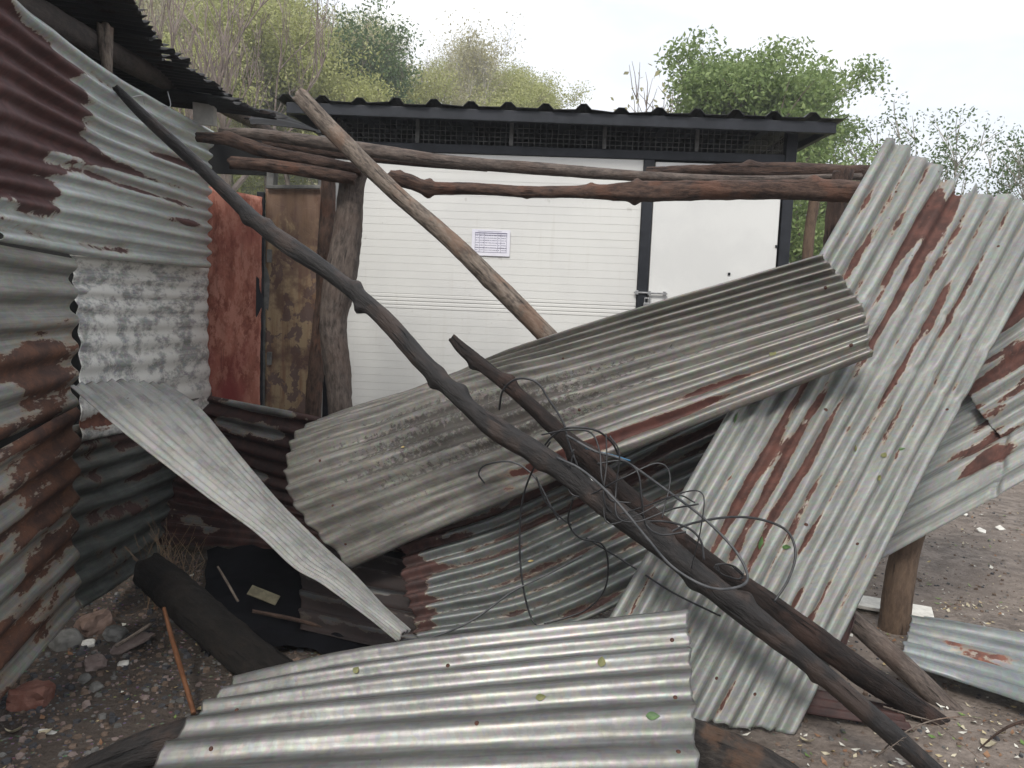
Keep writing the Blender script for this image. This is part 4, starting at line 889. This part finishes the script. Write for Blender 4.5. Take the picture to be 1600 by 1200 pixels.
# gravel, litter: stuff
def scatter(name, label, count, region, size, mats, shape, seed, lift=.3):
    r = random.Random(seed); V = []; F = []; mi = []
    for i in range(count):
        x, y = region(r); z = hgt(x, y); s = size(r)
        if shape == 'stone':
            a0 = r.uniform(0, 6); b = len(V); h = s*r.uniform(.35, .8)
            ring = [(x+s*r.uniform(.7, 1.1)*math.cos(a0+k*1.2566), y+s*r.uniform(.7, 1.1)*math.sin(a0+k*1.2566)) for k in range(5)]
            V += [(q[0], q[1], z-s*.3) for q in ring]+[(x+(q[0]-x)*.75, y+(q[1]-y)*.75, z+h*r.uniform(.6, 1)) for q in ring]
            for k in range(5): F.append((b+k, b+(k+1) % 5, b+5+(k+1) % 5, b+5+k))
            F.append((b+5, b+6, b+7, b+8, b+9)); mi += [r.randrange(len(mats))]*6 if False else []
            q = r.randrange(len(mats)); mi += [q]*6
        else:
            q = Vector((r.uniform(-.5, .5), r.uniform(-.5, .5), 1)).to_track_quat('Z', 'Y').to_matrix() @ Matrix.Rotation(r.uniform(0, 6), 3, 'Z')
            b = len(V); wd = s*r.uniform(.35, .6); c = Vector((x, y, z+s*.35))
            for dx, dy, dz in ((-s, 0, .2*s), (0, -wd, 0), (s, 0, .25*s), (0, wd, 0)): V.append(tuple(c+q @ Vector((dx, dy, dz))))
            F += [(b, b+1, b+3), (b+1, b+2, b+3)]; qq = r.randrange(len(mats)); mi += [qq]*2
    me = bpy.data.meshes.new(name); me.from_pydata(V, [], F)
    for m_ in mats: me.materials.append(m_)
    me.polygons.foreach_set('material_index', mi); me.update()
    o = bpy.data.objects.new(name, me); COL.objects.link(o); tag(o, label, None, None, 'stuff'); o['category'] = name.replace('_', ' ')
    return o
M_gd = mat_plain('gravel_dark', (.035, .036, .04), (.06, .06, .065), 20, .7); M_gg = mat_plain('gravel_grey', (.09, .088, .082), (.16, .155, .145), 20, .8)
M_gb = mat_plain('gravel_brown', (.10, .07, .05), (.17, .12, .09), 20, .85)
def reg_left(r):
    y = 2.0+2.1*r.random()**1.1; return (-(.25+.55*r.random())*y-.05, y)
scatter('gravel', 'dark wet gravel and grit on the ground at the lower left', 5200, reg_left, lambda r: .004+.016*r.random()**3, [M_gd, M_gd, M_gg, M_gb, M_gb, M_pink], 'stone', 5)
scatter('gravel', 'coarse crumbs of soil on the bare ground at the right', 5200, lambda r: (lambda y: ((.1+.75*r.random())*y, y))(2.0+4.5*r.random()), lambda r: .003+.010*r.random()**3, [M_gb, M_gb, M_gd, M_gg], 'stone', 6)
M_l1 = mat_plain('litter_yellow', (.36, .27, .13), (.44, .37, .22), 9, .7); M_l2 = mat_plain('litter_orange', (.17, .08, .04), (.25, .14, .075), 9, .7); M_l3 = mat_plain('litter_white', (.55, .53, .46), (.66, .64, .56), 9, .7); M_l4 = mat_plain('litter_green', (.10, .17, .04), (.18, .25, .07), 9, .6)
def reg_r(r):
    y = 2.4+5.5*r.random()
    if r.random() < .35:
        c = [(1.95, 3.35), (2.5, 3.9), (2.3, 3.4), (1.75, 2.65), (2.0, 4.4), (1.35, 2.5), (1.6, 3.9)][r.randrange(7)]
        return (c[0]+r.gauss(0, .16), c[1]+r.gauss(0, .1))
    return ((.3+.45*r.random())*y, y)
scatter('leaf_litter', 'small yellow, white and brown leaf litter strewn over the bare soil', 1500, reg_r, lambda r: .006+.014*r.random()**2, [M_l1, M_l2, M_l3, M_l3, M_leafb, M_l4], 'leaf', 7)
scatter('leaf_litter', 'bits of dry leaf and green shoots among the gravel by the shed wall', 260, reg_left, lambda r: .006+.014*r.random()**2, [M_l1, M_l2, M_l3, M_l4, M_gb], 'leaf', 8)
# dry grass tuft by the shed corner
m = MB(); rr_ = random.Random(11)
for i in range(90):
    b = on_ground(rr_.uniform(225, 300), rr_.uniform(925, 960)); d = Vector((rr_.gauss(0, .08), rr_.gauss(0, .06), rr_.uniform(.10, .42))); mid = b+d*.6; m.bar(b, mid, .0016); m.bar(mid, b+d+Vector((rr_.gauss(0, .05), 0, -.02)), .0012)
M_dry = mat_plain('dry_grass_brown', (.16, .10, .06), (.26, .18, .11), 9, .8)
tag(m.build('dry_grass', M_dry), 'tuft of thin dry brown grass at the foot of the shed wall end', 'dry grass', kind='stuff')

# ================================================================== TREES
def mat_leaf(name, c1, c2, trans=.35):
    m = NM(name); g = m.n('ShaderNodeNewGeometry').outputs['Random Per Island']
    col = m.mix(g, c1, c2); m.set(color=col, rough=.55, spec=.3)
    t = m.n('ShaderNodeBsdfTranslucent'); m.l(col, t.inputs[0]); mx = m.n('ShaderNodeMixShader'); mx.inputs[0].default_value = trans
    m.l(m.b.outputs[0], mx.inputs[1]); m.l(t.outputs[0], mx.inputs[2]); m.l(mx.outputs[0], m.out.inputs[0]); return m.m
ML_tree = mat_leaf('fresh_green_leaves', (.15, .22, .07), (.27, .34, .13))
ML_yel = mat_leaf('yellow_green_leaves', (.31, .33, .10), (.46, .46, .21))
ML_pale = mat_leaf('pale_scrub_leaves', (.38, .35, .19), (.50, .47, .30))
ML_dark = mat_leaf('dark_green_leaves', (.08, .13, .05), (.15, .21, .08))
M_twigw = mat_plain('far_bark', (.16, .12, .10), (.26, .21, .18), 4, .9)
M_twigp = mat_plain('far_pale_bark', (.30, .27, .24), (.40, .37, .33), 4, .9)
def tree_data(seed, H, spread, levels, leaves, lsize, leafmat, barkmat, trunk_r=.10, crown_lo=.3, lspread=.25, up=.55):
    r = random.Random(seed); segs = []; tips = []
    def grow(p, d, ln, rad, lv):
        n = 3; q = p
        for i in range(n):
            d = (d+Vector((r.gauss(0, .13), r.gauss(0, .13), r.gauss(.03, .08)))).normalized(); q2 = q+d*ln/n
            segs.append((q, q2, rad*(1-i*.22), rad*(1-(i+1)*.22))); q = q2
            if lv < levels and (lv > 0 or i > 0) and r.random() < .8: branch(q, d, ln*r.uniform(.5, .8), rad*.5, lv+1)
        if lv < levels:
            for _ in range(2): branch(q, d, ln*r.uniform(.6, .85), rad*.5, lv+1)
        if lv >= levels-1: tips.append(q)
    def branch(p, d, ln, rad, lv):
        ang = Vector((r.gauss(0, 1)*spread, r.gauss(0, 1)*spread, up)); grow(p, (d*.6+ang).normalized(), ln, max(rad, .008), lv)
    grow(Vector((0, 0, 0)), Vector((0, 0, 1)), H*.36, trunk_r, 0)
    V = []; F = []
    for a, b, r0, r1 in segs:
        t = (b-a).normalized(); u = t.orthogonal().normalized(); v = t.cross(u); k0 = len(V)
        for c, rr0 in ((a, r0), (b, r1)):
            for k in range(5): V.append(tuple(c+u*math.cos(k*1.2566)*rr0+v*math.sin(k*1.2566)*rr0))
        for k in range(5): F.append((k0+k, k0+(k+1) % 5, k0+5+(k+1) % 5, k0+5+k))
    tm = mesh_np('trunk', V, F); tm.materials.append(barkmat)
    if not leaves: return tm, None
    rg = np.random.default_rng(seed); T = np.array([tuple(t) for t in tips]); per = max(1, leaves//len(T))
    C = np.repeat(T, per, axis=0); Dr = rg.normal(0, 1, C.shape); Dr /= np.linalg.norm(Dr, axis=1, keepdims=True); C = C+Dr*(rg.random((len(C), 1))**.45)*lspread*1.6*np.array([1, 1, .7]); n = len(C)
    A = rg.normal(0, 1, (n, 3)); A /= np.linalg.norm(A, axis=1, keepdims=True); B = np.cross(A, rg.normal(0, 1, (n, 3))); B /= np.linalg.norm(B, axis=1, keepdims=True)
    s = lsize*rg.uniform(.6, 1.3, (n, 1)); Vv = np.stack([C-A*s, C-B*s*.5, C+A*s, C+B*s*.5], 1).reshape(-1, 3)
    cm = mesh_np('crown', Vv, np.arange(4*n).reshape(n, 4)); cm.materials.append(leafmat)
    return tm, cm
def put_tree(data, name, loc, label, group=None, sc=1.0, rz=0.0, cat='tree'):
    t = empty(name, loc, rz); t.scale = (sc, sc, sc); tag(t, label, cat, group)
    for nm, me in zip(('trunk', 'crown'), data):
        if me is not None:
            o = bpy.data.objects.new(nm, me); COL.objects.link(o); o.parent = t
    return t
def at(px, Y):
    d = ray(px, 487); p = CP+d*(Y/d.y); return Vector((p.x, Y, hgt(p.x, Y)-.1))
big = tree_data(21, 5.2, .62, 4, 52000, .036, ML_tree, M_twigw, .15, lspread=.22, up=.5)
put_tree(big, 'leafy_tree', at(1195, 15.0), 'large bright green bushy tree rising behind the right end of the cabin roof', sc=1.42)
big2 = tree_data(27, 3.6, .62, 4, 30000, .036, ML_tree, M_twigw, .12, lspread=.22, up=.5)
put_tree(big2, 'leafy_tree', at(1272, 14.0), 'lower green tree touching the large bright one on its right', sc=1.12)
thin = tree_data(33, 4.6, .50, 4, 5200, .028, ML_dark, M_twigp, .06, lspread=.14)
put_tree(thin, 'slender_tree', at(1470, 16), 'slender hazy tree with sparse leaves above the big leaning sheet', sc=1.3)
put_tree(thin, 'slender_tree', at(1565, 15), 'sparse slender tree at the far right edge of the picture', sc=1.28, rz=2.2)
bare = tree_data(44, 5.0, .5, 4, 0, .05, None, M_twigp, .05)
bareb = tree_data(46, 6.0, .32, 4, 0, .05, None, M_twigw, .11, up=.8)
barel = tree_data(45, 5.0, .5, 4, 500, .05, ML_pale, M_twigw, .07, lspread=.2)
put_tree(barel, 'bare_tree', at(945, 17), 'small bare tree with a few leaves just above the middle of the cabin roof', sc=1.6, rz=1)
yel = [tree_data(51+i, 6.0, .6, 4, 14000, .055, ML_yel, M_twigw, .10, lspread=.40) for i in range(2)]
pal = [tree_data(61+i, 6.0, .55, 4, 6000, .05, ML_pale, M_twigp, .09, lspread=.35) for i in range(2)]
drk = tree_data(71, 7.0, .5, 4, 18000, .065, ML_dark, M_twigw, .12, lspread=.40)
yellow_lab = 'yellow-green tree in the scrub on the slope behind the shed'
for (px, Y, d, sc, rz, nm, lab) in [
    (290, 17, bareb, 1.25, 0, 'bare_tree', 'bare brown-trunked tree above the shed eave, leftmost of the bare ones'),
    (342, 18, bareb, 1.35, 2, 'bare_tree', 'bare tree with a dark forked trunk right of the leftmost bare one'),
    (540, 27, drk, 1.05, 0, 'leafy_tree', 'tall green tree standing highest on the slope left of the cabin roof'),
    (488, 18, drk, .45, 1, 'leafy_tree', 'small bright green bush-like tree above the left corner of the cabin roof'),
    (632, 34, bare, 1.1, 1, 'bare_tree', 'leafless tree against the white sky, left of the pair over the cabin roof'),
    (712, 34, pal[0], 1.15, 3, 'sparse_tree', 'pale twiggy tree against the white sky, right of the pair over the cabin roof'),
    (800, 36, yel[1], .9, 3, 'leafy_tree', 'last low tree where the wooded slope runs out above the roof')]:
    put_tree(d, nm, at(px, Y), lab, sc=sc, rz=rz)
r3 = random.Random(99)
for i in range(70):
    px = r3.uniform(200, 830); Y = r3.uniform(21, 50)
    if px > 600 and Y < 24: Y += 14
    d = [yel[0], yel[1], pal[0], pal[1], yel[0], pal[1]][r3.randrange(6)]
    isy = d in yel
    zone = 'above the shed eave' if px < 440 else 'over the left end of the cabin roof' if px < 620 else 'over the middle of the cabin roof'
    put_tree(d, 'hillside_tree', at(px, Y), ('yellow-green tree' if isy else 'pale thin hazy tree')+' on the slope '+zone, group=('yellow-green' if isy else 'pale')+' slope trees '+zone, sc=r3.uniform(.5, 1.0)*(1 if px > 480 else 1.25), rz=r3.uniform(0, 6))
for i in range(14):
    px = r3.uniform(1340, 1760); Y = r3.uniform(16, 26)
    put_tree(yel[i % 2], 'low_tree', at(px, Y), 'low yellow-green tree far behind the big leaning sheet', group='low trees behind the yard', sc=r3.uniform(.36, .5), rz=r3.uniform(0, 6))
# undergrowth on the slope and behind the cabin
def under(name, label, cnt, f, seed, mat, size):
    r = random.Random(seed); C = []
    for i in range(cnt):
        x, y = f(r); C.append((x, y, hgt(x, y)+abs(r.gauss(0, .55))))
    C = np.array(C); rg = np.random.default_rng(seed); n = len(C)
    C = np.repeat(C, 9, 0)+rg.normal(0, .28, (n*9, 3)); n = len(C)
    A = rg.normal(0, 1, (n, 3)); A /= np.linalg.norm(A, axis=1, keepdims=True); B = np.cross(A, rg.normal(0, 1, (n, 3))); B /= np.linalg.norm(B, axis=1, keepdims=True)
    s = size*rg.uniform(.6, 1.3, (n, 1)); Vv = np.stack([C-A*s, C-B*s*.5, C+A*s, C+B*s*.5], 1).reshape(-1, 3)
    me = mesh_np(name, Vv, np.arange(4*n).reshape(n, 4)); me.materials.append(mat)
    o = bpy.data.objects.new(name, me); COL.objects.link(o); tag(o, label, 'undergrowth', kind='stuff')
under('undergrowth', 'dense yellow-green undergrowth covering the slope behind the shed and cabin', 9000, lambda r: (lambda y: ((-.75+.95*r.random())*y, y))(9.5+34*r.random()), 3, ML_yel, .075)
under('undergrowth', 'rough yellow-green weeds behind the yard right of the cabin', 2600, lambda r: (lambda y: ((.32+.55*r.random())*y, y))(9.5+12*r.random()), 4, ML_yel, .06)

# ------------------------------------------------------------------ thin bright haze
M = bpy.data.materials.new('haze_air'); M.use_nodes = True; t_ = M.node_tree; t_.nodes.clear()
o_ = t_.nodes.new('ShaderNodeOutputMaterial'); v_ = t_.nodes.new('ShaderNodeVolumePrincipled')
v_.inputs['Color'].default_value = (.93, .96, 1, 1); v_.inputs['Density'].default_value = .0032; v_.inputs['Anisotropy'].default_value = .2
t_.links.new(v_.outputs[0], o_.inputs['Volume'])
m = MB(); m.quad_box((0, 0, 14.2), 860, 860, 34); hz = m.build('haze', M); hz['kind'] = 'stuff'; tag(hz, 'thin pale haze veiling the wooded slope', 'haze')
